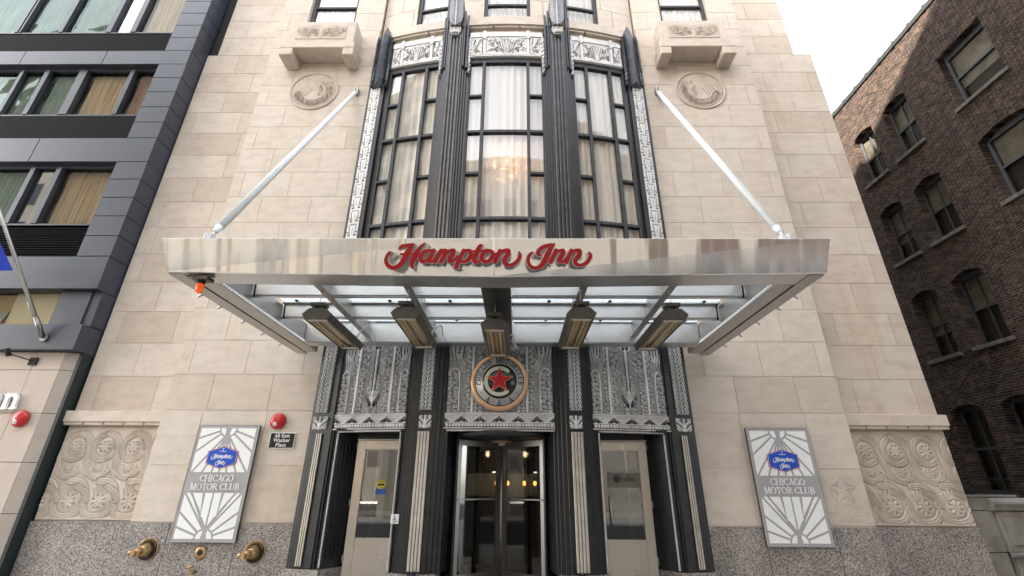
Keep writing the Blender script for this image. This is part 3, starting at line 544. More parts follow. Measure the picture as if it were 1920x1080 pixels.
# bowed wall above the bay
cw = MB()
for r in range(len(ZR) - 1):
    z0, z1 = max(ZR[r], 13.6), ZR[r + 1]
    if z1 < 13.7: continue
    js = [-3.94, -2.95, -1.5, -0.2, 1.1, 2.3, 3.3, 3.94] if r % 2 else [-3.94, -3.35, -2.2, -0.9, 0.45, 1.6, 2.95, 3.94]
    for a, c in zip(js[:-1], js[1:]):
        for p, q in subtract(a, c, [(-2.82, -1.76), (-0.70, 0.70), (1.76, 2.82)] if z1 > 14.3 else []):
            cw.bend(p + G, q - G, z0 + G, z1 - G, -0.55, -0.25, tone_of(0.05))
cw.build('bowed_wall', M['stone'], H, tone=True)
sl = MB(); gx = [-3.42, -2.3, -1.15, -0.38, 0.38, 1.15, 2.3, 3.42]
sl.bend(-3.45, 3.45, 14.10, 14.42, -0.24, 0.12, 0.95)
for a, c in zip(gx[:-1], gx[1:]): sl.bend(a + 0.03, c - 0.03, 14.03, 14.10, -0.24, 0.07, 0.9)
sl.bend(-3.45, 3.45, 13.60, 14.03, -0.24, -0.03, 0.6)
setparent(sl.build('window_ledge', M['stone'], H, tone=True), H)

def sash_window(x0, x1, z0, z1, yf, curved=False, label=None):
    """black sash window: frame, meeting rail, pane; returns the window part"""
    f = MB(); gl = MB(); fw = 0.085
    def bb(mb_, a, c, z_0, z_1, d0, d1):
        if curved: mb_.bend(a, c, z_0, z_1, yf + d0, yf + d1)
        else: mb_.box(a, c, yf - d1, yf - d0, z_0, z_1)
    for a, c in ((x0, x0 + fw), (x1 - fw, x1)): bb(f, a, c, z0, z1, -0.08, 0.05)
    bb(f, x0 + fw, x1 - fw, z0, z0 + 0.09, -0.08, 0.05); zm = 15.52 if curved else 16.1
    if curved and abs(x0 + x1) > 1: zm = 15.6
    bb(f, x0 + fw, x1 - fw, zm, zm + 0.07, -0.06, 0.04)
    o = f.build('window', M['oldframe'], H); bb(gl, x0 + fw, x1 - fw, z0 + 0.09, zm, -0.03, -0.02); bb(gl, x0 + fw, x1 - fw, zm + 0.07, z1, -0.03, -0.02)
    p = gl.build('pane', M['glass']); p.parent = o; return o
def folds(name, x0, x1, z0, z1, ysurf, amp, per, m, label, cat='curtain', group=None, seed=0):
    rg = random.Random(seed); n = max(12, int((x1 - x0) / per * 10)); v = []; f = []
    ph = [rg.uniform(0, 6.28) for _ in range(3)]; rows = 5
    for j in range(rows):
        z = z0 + (z1 - z0) * j / (rows - 1); k = 1.0 - 0.35 * j / (rows - 1)
        for i in range(n + 1):
            x = x0 + (x1 - x0) * i / n; u = (x - x0) / per * 2 * math.pi
            v.append((x, ysurf(x) + k * amp * (math.sin(u + 0.6 * math.sin(u * 0.31 + ph[0])) + 0.4 * math.sin(u * 0.43 + ph[1] + z * 0.15)), z))
    for j in range(rows - 1):
        for i in range(n): a = j * (n + 1) + i; f.append((a, a + 1, a + n + 2, a + n + 1))
    me = bpy.data.meshes.new(name); me.from_pydata(v, [], f); me.polygons.foreach_set('use_smooth', [True] * len(f)); o = link(name, me, m)
    return tag(o, label, cat, group)
for (a, c, nm) in ((-2.80, -1.78, 'left of the middle one'), (-0.69, 0.69, 'middle'), (1.78, 2.80, 'right of the middle one')):
    sash_window(a, c, 14.42, 17.4, -0.36, True)
    folds('curtain', a + 0.05, c - 0.05, 14.3, 17.4, lambda x: by(x, -0.50), 0.02, 0.16, M['curtain'], {'middle': 'pale pinkish curtain in the middle window above the bay', 'left of the middle one': 'pale curtain in the window above the left part of the bay', 'right of the middle one': 'pale curtain in the window above the right part of the bay'}[nm], seed=int(a * 10))
for a, c, nm in ((-6.33, -4.85, 'left'), (4.85, 6.33, 'right')):
    sash_window(a, c, 14.4, 17.4, 0.17)
    folds('curtain', a + 0.05, c - 0.05, 14.4, 17.4, lambda x: 0.24, 0.02, 0.2, M['curtain'], 'pale curtain in the window above the %s stone balcony' % nm, seed=int(c * 10))
# rooms behind the windows, so nothing looks hollow
rm = MB(); rm.box(-8.5, 8.5, 2.6, 2.7, 4.95, 17.4); rm.box(-8.5, 8.5, 0.72, 2.6, 4.9, 4.95); rm.box(-4.3, 4.3, -0.05, 0.72, 4.88, 4.94); rm.box(-8.5, 8.5, 0.3, 2.6, 13.75, 13.85)
rm.build('interior_wall', M['room'], H)

# carved roundels, balconies, scroll panels and the carved star block
def mesh_mask(o, keep):
    bm = bmesh.new(); bm.from_mesh(o.data); bmesh.ops.delete(bm, geom=[f for f in bm.faces if not keep(f.calc_center_median())], context='FACES'); bm.to_mesh(o.data); bm.free()
def leafscroll(cv, cx, cy_, r, H_=0.8, sgn=1):
    cv.spiral(cx, cy_, r, r * 0.13, H_, 1.6, 90, sgn)
    for k in range(7): a = R(40 * k + 20); cv.stroke([(cx + r * math.cos(a), cy_ + r * math.sin(a)), (cx + r * 1.35 * math.cos(a + 0.35), cy_ + r * 1.35 * math.sin(a + 0.35))], r * 0.10, H_ * 0.7)
for s in (-1, 1):
    cv = Canvas(1.5, 1.5, 0.013, 0.42); cv.ring(0.75, 0.75, 0.69, 0.035, 0.8)
    X, Y = cv.X, cv.Y; cv.H[(np.abs(np.hypot(X - 0.75, Y - 0.75) - 0.635) < 0.018)] = 0.15
    for k in range(12):
        a = R(200 + k * 17); px_, py_ = 0.75 + 0.47 * math.cos(a), 0.75 + 0.47 * math.sin(a); cv.H[np.hypot(X - px_, Y - py_) < 0.12] = 0.12
    for k in range(10):
        a = R(200 + k * 19); leafscroll(cv, 0.75 + 0.49 * math.cos(a), 0.75 + 0.49 * math.sin(a), 0.075, 0.95, 1 if k % 2 else -1)
    for k in range(5):
        cv.stroke([(0.50 + 0.05 * k, 0.50 + 0.07 * k), (0.42 + 0.05 * k, 0.66 + 0.06 * k), (0.30 + 0.06 * k, 0.74 + 0.06 * k)], 0.022, 0.9); 
    for k in range(4): leafscroll(cv, 0.93 + 0.06 * (k % 2), 0.62 + 0.14 * k, 0.06, 0.9, 1)
    if s > 0: cv.H = cv.H[:, ::-1]
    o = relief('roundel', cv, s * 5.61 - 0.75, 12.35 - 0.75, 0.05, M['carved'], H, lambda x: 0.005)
    mesh_mask(o, lambda c, s=s: math.hypot(c.x - s * 5.61, c.z - 12.35) < 0.72)
    bk = MB(); x0, x1 = sorted((s * 4.5, s * 6.5)); bk.box(x0, x1, -0.5, 0.2, 13.66, 14.62, 0.75)
    x0, x1 = sorted((s * 4.42, s * 6.58)); bk.box(x0, x1, -0.56, 0.0, 13.46, 13.66, 0.8)
    for p, q in ((4.42, 4.74), (6.2, 6.58)): x0, x1 = sorted((s * p, s * q)); bk.box(x0, x1, -0.56, 0.0, 13.18, 13.46, 0.7)
    o = bk.build('balcony', M['stone'], H, bevel=0.02, tone=True)
    cv = Canvas(1.5, 0.62, 0.013, 0.40)
    for k in (0, 1):
        for (u, v_, r) in ((0.28, 0.3, 0.15), (0.52, 0.34, 0.10), (0.12, 0.36, 0.08), (0.4, 0.14, 0.06), (0.62, 0.2, 0.07)):
            cv.H[np.hypot((cv.X if k == 0 else 1.5 - cv.X) - u, cv.Y - v_) < r * 1.35] *= 0.45
    for (u, v_, r, g) in ((0.28, 0.3, 0.15, 1), (0.52, 0.34, 0.10, -1), (0.12, 0.36, 0.08, -1), (0.4, 0.14, 0.06, 1), (0.62, 0.2, 0.07, 1)): leafscroll(cv, u, v_, r, 0.95, g)
    cv.stroke([(0.75, 0.08), (0.75, 0.5)], 0.06, 0.9); cv.ring(0.75, 0.42, 0.07, 0.025, 1.0); cv.mirror()
    c_ = relief('carving', cv, s * 5.5 - 0.75, 13.86, 0.03, M['carved'], None, lambda x: -0.502); c_.parent = o
    # scroll panel
    W_, Hh = 2.1, 1.80; cv = Canvas(W_, Hh, 0.0115, 0.34)
    def band(pts, wd):
        c_ = Canvas(W_, Hh, 0.0115); c_.D[:] = 9; P = smooth_path(pts)
        for i in range(len(P) - 1): c_.seg(P[i], P[i + 1], wd * 2, wd * 2, 1, True)
        d = (c_.D + wd * 2) / wd; m_ = d < 1.28; prof = np.where(d < 1.0, 0.62 + 0.20 * np.cos(d * math.pi * 3.0) - 0.10 * d ** 2, 0.10); cv.H[m_] = prof[m_]
    def rosette(u, v_, r):
        cv.H[np.hypot(cv.X - u, cv.Y - v_) < r * 1.25] = 0.10
        cv.ring(u, v_, r * 1.12, 0.02, 0.75)
        for k in range(8): a = R(45 * k); cv.stroke([(u + r * 0.35 * math.cos(a), v_ + r * 0.35 * math.sin(a)), (u + r * 0.8 * math.cos(a), v_ + r * 0.8 * math.sin(a))], r * 0.27, 0.95)
        cv.stroke([(u, v_), (u + 0.001, v_)], r * 0.24, 1.0)
    for k in range(-1, 4):
        u = 0.33 + 0.62 * k; band([(u + 0.24, 1.38), (u + 0.17, 1.58), (u, 1.66), (u - 0.18, 1.57), (u - 0.24, 1.38), (u - 0.17, 1.20), (u, 1.13), (u + 0.16, 1.2)], 0.055)
        band([(u, 1.67), (u + 0.2, 1.58), (u + 0.29, 1.36), (u + 0.33, 1.1), (u + 0.45, 0.88), (u + 0.64, 0.80), (u + 0.80, 0.90)], 0.06)
        rosette(u, 1.39, 0.12); rosette(u + 0.62, 0.99, 0.09); cv.ring(u + 0.62, 0.99, 0.15, 0.03, 0.7)
        for q in range(5): cv.stroke([(u + 0.20, 1.0 + 0.01 * q), (u + 0.30 - 0.03 * q, 0.86 + 0.05 * q), (u + 0.42, 0.84)], 0.012, 0.7)
        w0 = u + 0.22; band([(w0 - 0.1, 0.72), (w0 + 0.12, 0.70), (w0 + 0.27, 0.55), (w0 + 0.31, 0.33), (w0 + 0.22, 0.13), (w0, 0.06), (w0 - 0.2, 0.12), (w0 - 0.29, 0.3)], 0.065)
        band([(w0 - 0.55, 0.62), (w0 - 0.34, 0.52), (w0 - 0.24, 0.36)], 0.05); rosette(w0 + 0.02, 0.34, 0.14)
        for q in range(6): a = R(62 + 17 * q); cv.stroke([(w0 + 0.02 + 0.17 * math.cos(a), 0.35 + 0.16 * math.sin(a)), (w0 + 0.0 + 0.28 * math.cos(a - 0.3), 0.36 + 0.30 * math.sin(a - 0.3))], 0.017, 0.9)
        for q in range(6): cv.stroke([(w0 - 0.36 + 0.012 * q, 0.2 + 0.07 * q), (w0 - 0.28, 0.2 + 0.07 * q)], 0.012, 0.6)
    cv.cut(0, W_, 0, 0.05, 0.5); ed = np.minimum(cv.X, W_ - cv.X); cv.H = np.where(ed < 0.02, 0.34, cv.H)
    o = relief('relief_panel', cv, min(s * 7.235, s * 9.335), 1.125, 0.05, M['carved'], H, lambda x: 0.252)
    cn = MB(); x0, x1 = sorted((s * 7.22, s * 9.40)); cn.box(x0, x1, 0.10, 0.30, 3.02, 3.245, 0.9)
    for k in range(5): cn.box(x0 + 0.02 + k * 0.436, x0 + 0.43 + k * 0.436, 0.13, 0.30, 2.955, 3.02, 0.85)
    c_ = cn.build('cornice', M['stone'], None, bevel=0.006, tone=True); c_.parent = o
cv = Canvas(0.87, 1.02, 0.006, 0.55); cx, cz = 0.41, 0.62
def starpts(cx, cy_, r0, r1, rot=90): return [(cx + (r0 if k % 2 == 0 else r1) * math.cos(R(rot + 36 * k)), cy_ + (r0 if k % 2 == 0 else r1) * math.sin(R(rot + 36 * k))) for k in range(10)]
c2 = Canvas(0.87, 1.02, 0.006); c2.poly(starpts(cx, cz, 0.25, 0.10)); cd = c2.D
dd = np.hypot(cv.X - cx, cv.Y - cz); cv.H[(np.abs(dd - 0.20) < 0.035) & ~((cv.X > cx + 0.1) & (np.abs(cv.Y - cz) < 0.1))] = 0.95
cv.H[(cd < 0.03)] = 0.20; k_ = cd < 0.012; ang = np.arctan2(cv.Y - cz, cv.X - cx); cv.H[k_] = np.clip(0.6 + 4 * np.clip(-cd[k_], 0, 0.1) + 0.15 * np.sign(np.sin(5 * (ang[k_] - R(90)))), 0, 1)
for s_, size, yy in (('CHICAGO', 0.085, 0.27), ('MOTOR CLUB', 0.085, 0.15), ('MCMXXVIII', 0.05, 0.065)):
    st, _ = word_strokes(s_, size, 0.43 - word_width(s_, size, 0.1) / 2, yy, 0.1)
    c3 = Canvas(0.87, 1.02, 0.006)
    for g in st: c3.stroke(g, 0, hard=True, smooth=False)
    cv.H[c3.D < 0.001] = 0.12
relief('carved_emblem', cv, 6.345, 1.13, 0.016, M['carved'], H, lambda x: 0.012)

# ------------------------------------------------------------------ the bay: piers, windows, friezes, door surrounds
def palm(w_, h_, res=0.009, step=0.17):
    cv = Canvas(w_, h_, res, 0.34); c = w_ / 2; z = -0.3
    while z < h_:
        for s in (-1, 1):
            pts = [(c, z, 0.004), (c + s * w_ * 0.20, z + 0.07, 0.016), (c + s * w_ * 0.38, z + 0.17, 0.018), (c + s * w_ * 0.46, z + 0.27, 0.006)]
            cut = Canvas(w_, h_, res); cut.stroke([(p[0], p[1], p[2] + 0.010) for p in pts], 0, hard=True); cv.H[cut.D < 0] = 0.0
            cv.stroke(pts, 0, 0.95)
            if z > 0: cv.H[np.hypot(cv.X - (c + s * w_ * 0.43), cv.Y - z) < 0.010] = 0.0
        z += step * 0.5
    cv.stroke([(c, 0), (c, h_)], 0.012, 1.0, smooth=False); return cv
def small_capital(w_, h_):
    cv = Canvas(w_, h_, 0.008, 0.15); c = w_ / 2
    for s in (-1, 1):
        cv.spiral(c + s * w_ * 0.32, h_ * 0.84, w_ * 0.13, 0.014, 0.95, 1.3, 270, s); cv.stroke([(c, h_ * 0.1), (c + s * w_ * 0.12, h_ * 0.5), (c + s * w_ * 0.3, h_ * 0.68)], 0.024, 0.8)
        cv.stroke([(c + s * w_ * 0.1, 0.02), (c + s * w_ * 0.3, h_ * 0.3), (c + s * w_ * 0.42, h_ * 0.45)], 0.02, 0.8); cv.stroke([(c + s * w_ * 0.3, 0.02), (c + s * w_ * 0.42, h_ * 0.22)], 0.018, 0.7)
    cv.stroke([(c, 0), (c, h_)], 0.02, 0.85); return cv
def urn_strip(w_, h_):
    cv = Canvas(w_, h_, 0.010, 0.62); n = int(h_ / 0.40); c = w_ / 2; X, Y = cv.X - c, cv.Y
    for k in range(n + 1):
        v = (Y - k * 0.40) / 0.40; ok = (v > 0) & (v < 1)
        cv.H[ok & (np.abs(np.abs(X) - w_ * (0.16 + 0.20 * v)) < 0.008) & (v < 0.78)] = 0.05
        cv.H[ok & (np.abs(v - 0.86) < 0.022) & (np.abs(X) < w_ * 0.30)] = 0.12
        cv.H[ok & (np.abs(np.abs(X) - w_ * 0.38) < 0.022) & (np.abs(v - 0.32) < 0.045)] = 0.0
        cv.H[ok & (np.abs(np.abs(X) - w_ * 0.30) < 0.016) & (np.abs(v - 0.10) < 0.05)] = 0.02
        cv.H[ok & (np.abs(X) < 0.007) & (v > 0.15) & (v < 0.6)] = 0.2
    return cv
def finial_leaf(w_, h_):
    cv = Canvas(w_, h_, 0.010, 0.0); c = w_ / 2; k = 0
    prof = lambda z: w_ * 0.5 * (0.62 + 0.38 * math.sin(min(1, z / (h_ * 0.55)) * math.pi / 2)) * math.sqrt(max(0.0, 1 - max(0, (z - h_ * 0.5) / (h_ * 0.5)) ** 2))
    cv.mask = np.array([[abs(x - c) < prof(z) for x in cv.X[0]] for z in cv.Y[:, 0]]); cv.H[cv.mask] = 0.12
    z = 0.0
    while z < h_ * 0.8:
        for s in (-1, 1): cv.stroke([(c, z, 0.012), (c + s * w_ * 0.2, z + 0.12, 0.014), (c + s * w_ * 0.40, z + 0.28, 0.012)], 0, 0.85)
        z += 0.11
    cv.stroke([(c, 0), (c, h_ * 0.97)], 0.022, 0.95, smooth=False, r1=0.010); return cv, prof
M['ribmetal'] = noisy('highlight_rib_metal', (0.035, 0.032, 0.03), (0.085, 0.078, 0.072), 5, 0.3, 0.3, 0.05, 20)  # rib colour lighter than the pier, painting in glossy highlights
M['sheen'] = noisy('sheen_dark_metal', (0.05, 0.055, 0.065), (0.14, 0.15, 0.17), 7, 0.3, 0.5, 0.05, 20)  # black metal lightened, a bluish sheen painted into the finial colour
M['leafmetal'] = relief_mat('blackened_leaf', (0.03, 0.031, 0.036), (0.62, 0.62, 0.65), 0.35, 0.1, 0.12, 0.6)
def rope(mb_, s, z0, z1, d, r=0.035, pitch=0.13):
    y = by(s, d); n = int((z1 - z0) / pitch)
    mb_.tube((s, y, z0), (s, y, z1), r * 0.75, n=8)
    for k in range(n):
        z = z0 + (k + 0.5) * pitch
        mb_.tube((s - r * 0.9, y - r * 0.55, z - pitch * 0.45), (s + r * 0.9, y - r * 0.55, z + pitch * 0.45), r * 0.36, n=6)
def pier(s, outer):
    """one of the four black pilasters; s = -1 or 1 side"""
    pm = MB()
    def bb(a, c, z0, z1, d1, d0=-0.12): pm.bend(min(s * a, s * c), max(s * a, s * c), z0, z1, d0, d1)
    if outer:
        bb(3.29, 3.975, 0.388, 7.0, 0.0); bb(3.34, 3.975, 7.0, 13.7, 0.0); bb(3.38, 3.90, 0.388, 4.9, 0.035, 0.0); bb(3.43, 3.90, 0.40, 4.9, 0.06, 0.035)
        bb(3.52, 3.93, 4.9, 12.2, 0.05, 0.0); bb(3.45, 3.55, 4.9, 12.3, 0.07, 0.0)
        fl = [3.63 + 0.045 * i for i in range(3)]
    else:
        bb(1.03, 1.90, 0.388, 7.0, 0.0); bb(1.03, 1.86, 7.0, 13.9, 0.0); bb(1.10, 1.83, 0.388, 4.9, 0.04, 0.0); bb(1.18, 1.78, 0.388, 4.9, 0.08, 0.04); bb(1.27, 1.70, 0.40, 4.9, 0.11, 0.08)
        for a, c, d in ((1.10, 1.80, 0.06), (1.16, 1.74, 0.12), (1.22, 1.68, 0.18)): bb(a, c, 4.9, 14.35 if d < 0.15 else 13.9, d, d - 0.06)
        for a, c in ((1.08, 1.135), (1.765, 1.82)): bb(a, c, 12.4, 14.5, 0.14, 0.06)
        for a, c in ((1.17, 1.21), (1.69, 1.73)): bb(a, c, 12.4, 14.62, 0.20, 0.10)
        fl = [1.365 + 0.06 * i for i in range(4)]
    o = pm.build('pier', M['blackmetal'], H, bevel=0.006)
    if not outer:
        for a in (1.27, 1.36, 1.45, 1.54): q_ = MB(); q_.bend(min(s * a, s * (a + 0.06)), max(s * a, s * (a + 0.06)), 4.9, 13.62, 0.181, 0.225); q_.build('shaft_rib', M['ribmetal'], bevel=0.012).parent = o
    fm = MB()
    for a in fl:
        x0, x1 = sorted((s * a, s * (a + (0.032 if outer else 0.047)))); d = 0.06 if outer else 0.11
        fm.bend(x0, x1, 0.43, 2.76, d, d + 0.035)
        if not outer: fm.bend(x0, x1, 2.70, 2.765, d + 0.035, d + 0.05)
    fm.split('fluting', M['flute'], None, bevel=0.006, gap=0.1, sub=o)
    if outer: st, cap, zc = (3.575, 3.885), (3.54, 3.90), (2.83, 3.10)
    else: st, cap, zc = (1.35, 1.615), (1.34, 1.60), (2.82, 3.08)
    dd_ = 0.062 if outer else 0.112
    x0, x1 = sorted((s * st[0], s * st[1])); c_ = relief('leaf_strip', palm(x1 - x0, 1.60), x0, 3.17, 0.05, M['silver'], None, lambda x: by(x, dd_)); c_.parent = o
    x0, x1 = sorted((s * cap[0], s * cap[1])); c_ = relief('capital', small_capital(x1 - x0, zc[1] - zc[0]), x0, zc[0], 0.05, M['silver'], None, lambda x: by(x, dd_)); c_.parent = o
    fi = MB()
    if outer:
        x0, x1 = sorted((s * 3.56, s * 3.88)); c_ = relief('urn_strip', urn_strip(x1 - x0, 7.3), x0, 4.95, 0.03, M['silver'], None, lambda x: by(x, 0.053)); c_.parent = o
        def pr(a, c, z0, z1, d, tip):
            a, c = sorted((s * a, s * c)); m_ = (a + c) / 2; yb, yf = by(m_, 0.0), by(m_, d)
            fi.add([(a, yb, z0), (c, yb, z0), (m_, yf, z0), (a, yb, z1), (c, yb, z1), (m_, yf, z1), (m_, by(m_, d * 0.35), tip)], [(0, 2, 1), (0, 3, 5, 2), (2, 5, 4, 1), (1, 4, 3, 0), (3, 6, 5), (5, 6, 4), (4, 6, 3)])
        pr(3.42, 3.84, 12.18, 14.2, 0.30, 14.65); pr(3.36, 3.50, 12.9, 14.1, 0.16, 14.28); pr(3.78, 3.97, 12.9, 14.2, 0.16, 14.42)
        rope(fi, s * 3.42, 12.15, 13.0, 0.08, 0.055, 0.17); rope(fi, s * 3.86, 12.25, 13.1, 0.08, 0.05, 0.17)
        f_ = fi.build('finial', M['sheen'], None); f_.parent = o
    else:
        cvf, prof = finial_leaf(0.46, 1.5); xo = s * 1.455 - 0.23
        def dome(x): u = (x - s * 1.455) / 0.23; return by(s * 1.455, 0.22) - 0.12 * math.sqrt(max(0, 1 - u * u))
        c_ = relief('leaf_finial', cvf, xo, 13.86, 0.05, M['leafmetal'], None, dome); mesh_mask(c_, lambda c, xo=xo: abs(c.x - xo - 0.23) < prof(c.z - 13.86)); c_.parent = o
        bk = MB(); pts = [(xo + 0.23 + sg * prof(z), 13.86 + z) for sg, zz in ((1, [0, .3, .6, .9, 1.2, 1.4, 1.48]), (-1, [1.48, 1.4, 1.2, .9, .6, .3, 0])) for z in zz]
        bk.prism(pts, 'y', by(s * 1.455, 0.205), by(s * 1.455, 0.02)); k_ = bk.build('finial_back', M['blackmetal'], None); k_.parent = o
        md = MB(); yc = by(s * 1.455, 0.20); md.lathe([(0, 0.14), (0.03, 0.165), (0.05, 0.165), (0.055, 0.13), (0.047, 0.12), (0.047, 0.07), (0.06, 0.05), (0.06, 0.0)], (s * 1.455, yc - 0.02, 13.80), (0, -1, -0.35), 24)
        md.box(s * 1.455 - 0.10, s * 1.455 + 0.10, yc - 0.09, yc, 13.56, 13.68)
        for q in range(5): md.tube((s * 1.455 - 0.08 + 0.04 * q, yc - 0.10, 13.60), (s * 1.455 - 0.08 + 0.04 * q, yc - 0.12, 13.70), 0.025, 0.02, 8)
        k_ = md.build('medallion', M['silverplain'], None, bevel=0.004); k_.parent = o
        rp = MB(); rope(rp, s * 1.045, 12.25, 13.65, 0.05, 0.05, 0.16); rope(rp, s * 1.845, 12.25, 13.65, 0.05, 0.05, 0.16); rp.split('twisted_edge', M['silverplain'], None, sub=o)
    return o
for s in (-1, 1): pier(s, True); pier(s, False)

def holes(cv, u, v, r, H_=0.0): cv.H[np.hypot(cv.X - u, cv.Y - v) < r] = H_
def volute(cv, u, v, r, wd, g, a0=0):
    """silver C-scroll with the ground cut away round it"""
    for k in range(3): a = R(a0 + 120 * k + 40); holes(cv, u + r * 1.05 * math.cos(a), v + r * 1.05 * math.sin(a), r * 0.34)
    cv.H[(np.hypot(cv.X - u, cv.Y - v) < r * 0.8)] = 0.12
    cv.spiral(u, v, r, wd, 0.9, 1.35, a0, g)
def frieze_canvas(w_, h_):
    cv = Canvas(w_, h_, 0.0105, 0.60); c = w_ / 2
    for s in (-1, 1):
        for (u, v_, r) in ((0.30, 0.24, 0.085), (0.40, 0.45, 0.07), (0.22, 0.50, 0.055), (0.33, 0.62, 0.05), (0.46, 0.20, 0.05), (0.17, 0.20, 0.04), (0.46, 0.62, 0.045)):
            if c + u < w_ * 0.80 - 0.05 or w_ < 1.6 and u < w_ * 0.27: volute(cv, c + s * u, 0.06 + v_ * (h_ - 0.1) / 0.74, r, 0.013, s, 50 * u)
        for k in range(4): cv.H[_line_mask(cv, c + s * (0.03 + 0.02 * k), 0.14, c + s * (0.05 + 0.08 * k), h_ * (0.9 - 0.06 * k), 0.0075)] = 0.05
        x_ = c + s * w_ * 0.40
        for (a_, b_, c_, d_) in ((-0.09, 0.15, 0.08, h_ * 0.85), (-0.08, h_ * 0.5, 0.09, 0.15), (0.02, h_ * 0.55, 0.10, h_ * 0.9), (-0.1, 0.3, -0.02, 0.16), (-0.09, h_ * 0.62, -0.06, h_ * 0.9)): cv.H[_line_mask(cv, x_ + a_, b_, x_ + c_, d_, 0.010)] = 0.0
        volute(cv, x_ + s * 0.02, 0.24, 0.05, 0.011, s)
        cv.stroke([(x_ - 0.10, 0.12), (x_ + 0.10, h_ * 0.8)], 0.014, 0.95, smooth=False)
    rf = random.Random(int(w_ * 100))
    for k in range(int(w_ * 120)): holes(cv, rf.uniform(0.03, w_ - 0.03), rf.uniform(0.13, h_ - 0.04), rf.uniform(0.007, 0.015))
    for k in range(6): cv.stroke([(c + (k - 2.5) * 0.018, 0.12), (c + (k - 2.5) * 0.03, h_ * 0.6), (c + (k - 2.5) * 0.055, h_ * 0.92)], 0.010, 0.95)
    for b_ in (w_ * 0.20, w_ * 0.80):
        cv.cut(b_ - 0.055, b_ + 0.055, 0.08, h_, 0.15); cv.rect(b_ - 0.042, b_ + 0.042, 0.08, h_, 0.85)
    cv.cut(0, w_, 0.0, 0.10, 0.8); n = int(w_ / 0.06)
    for k in range(n): cv.cut(k * 0.06 + 0.015, k * 0.06 + 0.04, 0.045, 0.068, 0.1)
    return cv
def grille_canvas(w_, h_):
    """cast panel: two plain rods, centre torch, ribbed arches, tiers of little volutes"""
    cv = Canvas(w_, h_, 0.0090, 0.26); c = w_ / 2; X, Y = cv.X, cv.Y; k15 = w_ / 1.5
    for s in (-1, 1):
        def sx_(u): return c + s * u * k15
        for xb in (0.175, 0.525):   # fine-ribbed bands rising and bending into arches
            xx = sx_(xb); top = h_ * 0.52
            m_ = (np.abs(X - xx) < 0.05 * k15) & (Y < top); cv.H[m_] = (0.30 + 0.12 * np.cos((X - xx) / 0.0145 * math.pi))[m_]
            for q in range(4): cv.stroke([(xx + (q - 1.5) * 0.022, top - 0.03), (xx + s * 0.02 + (q - 1.5) * 0.022, h_ * 0.62), (xx - s * 0.10 + (q - 1.5) * 0.018, h_ * 0.72 - q * 0.018)], 0.009, 0.5)
        for col, r, top in ((0.070, 0.040, 0.50), (0.265, 0.034, 0.72), (0.335, 0.030, 0.60), (0.445, 0.040, 0.60), (0.625, 0.046, 0.50), (0.705, 0.036, 0.48)):
            z = 0.04; k = 0
            while z < top * h_: g = 1 if k % 2 else -1; volute(cv, sx_(col) + g * 0.010, z, r, 0.0115, g, 90 * k + 30); z += r * 2.0; k += 1
        a_ = [(sx_(0.575), h_ * 0.03), (sx_(0.575), h_ * 0.44), (sx_(0.61), h_ * 0.535), (sx_(0.67), h_ * 0.55), (sx_(0.735), h_ * 0.50)]; cv.stroke(a_, 0.016, 0.95)
        holes(cv, sx_(0.58), h_ * 0.73, 0.095, 0.10)
        for q in range(8): a = R(22 + 45 * q); cv.stroke([(sx_(0.58) + 0.025 * math.cos(a), h_ * 0.73 + 0.025 * math.sin(a)), (sx_(0.58) + 0.062 * math.cos(a), h_ * 0.73 + 0.062 * math.sin(a))], 0.017, 0.75)
        cv.ring(sx_(0.58), h_ * 0.73, 0.082, 0.012, 0.7)
        for q in range(8):
            P = [(sx_(0.47 + 0.035 * q), h_ * (0.58 + 0.012 * q)), (sx_(0.54 + 0.03 * q), h_ * (0.70 + 0.02 * q)), (sx_(0.50 + 0.035 * q), h_ * 0.99)]
            if q % 2: cv.stroke(P, 0.013, 0.62)
            else: cv.H[_line_mask(cv, *P[1], *P[2], 0.010)] = 0.04
        for q in range(5):
            P = [(sx_(0.40), h_ * (0.60 + 0.075 * q)), (sx_(0.47), h_ * (0.66 + 0.075 * q)), (sx_(0.43), h_ * (0.70 + 0.075 * q))]; holes(cv, P[1][0], P[1][1], 0.022); cv.stroke(P, 0.015, 0.75)
        for q in range(5):
            z = h_ * (0.55 + 0.085 * q); volute(cv, sx_(0.20), z, 0.036, 0.011, s, 60 * q); volute(cv, sx_(0.30), z + 0.05, 0.030, 0.010, -s, 40 * q)
        for q in range(6): cv.H[_line_mask(cv, sx_(0.02 + 0.008 * q), h_ * 0.10, sx_(0.03 + 0.028 * q), h_ * (0.30 - 0.015 * q), 0.006)] = 0.0
        for q in range(4): cv.stroke([(sx_(0.01), h_ * 0.14), (sx_(0.03 * q + 0.02), h_ * 0.26), (sx_(0.035 * q + 0.03), h_ * (0.40 - 0.02 * q))], 0.010, 0.85)
        holes(cv, sx_(0.055), h_ * 0.84, 0.045); cv.stroke([(c, h_ * 0.80), (sx_(0.085), h_ * 0.84), (sx_(0.07), h_ * 0.93)], 0.016, 0.9); cv.H[_line_mask(cv, sx_(0.02), h_ * 0.88, sx_(0.06), h_, 0.012)] = 0.0
        m_ = np.abs(X - sx_(0.385)) < 0.036; cv.H[m_] = 0.05
        m_ = np.abs(X - sx_(0.385)) < 0.026; cv.H[m_] = 1.0
    m_ = (np.abs(X - c) < 0.045) & (Y > h_ * 0.3) & (Y < h_ * 0.82); cv.H[m_] = 0.03
    cv.stroke([(c, h_ * 0.08), (c, h_ * 0.82)], 0.016, 1.0, smooth=False, r1=0.032)
    cv.rect(0, w_, 0, 0.012, 0.8); return cv
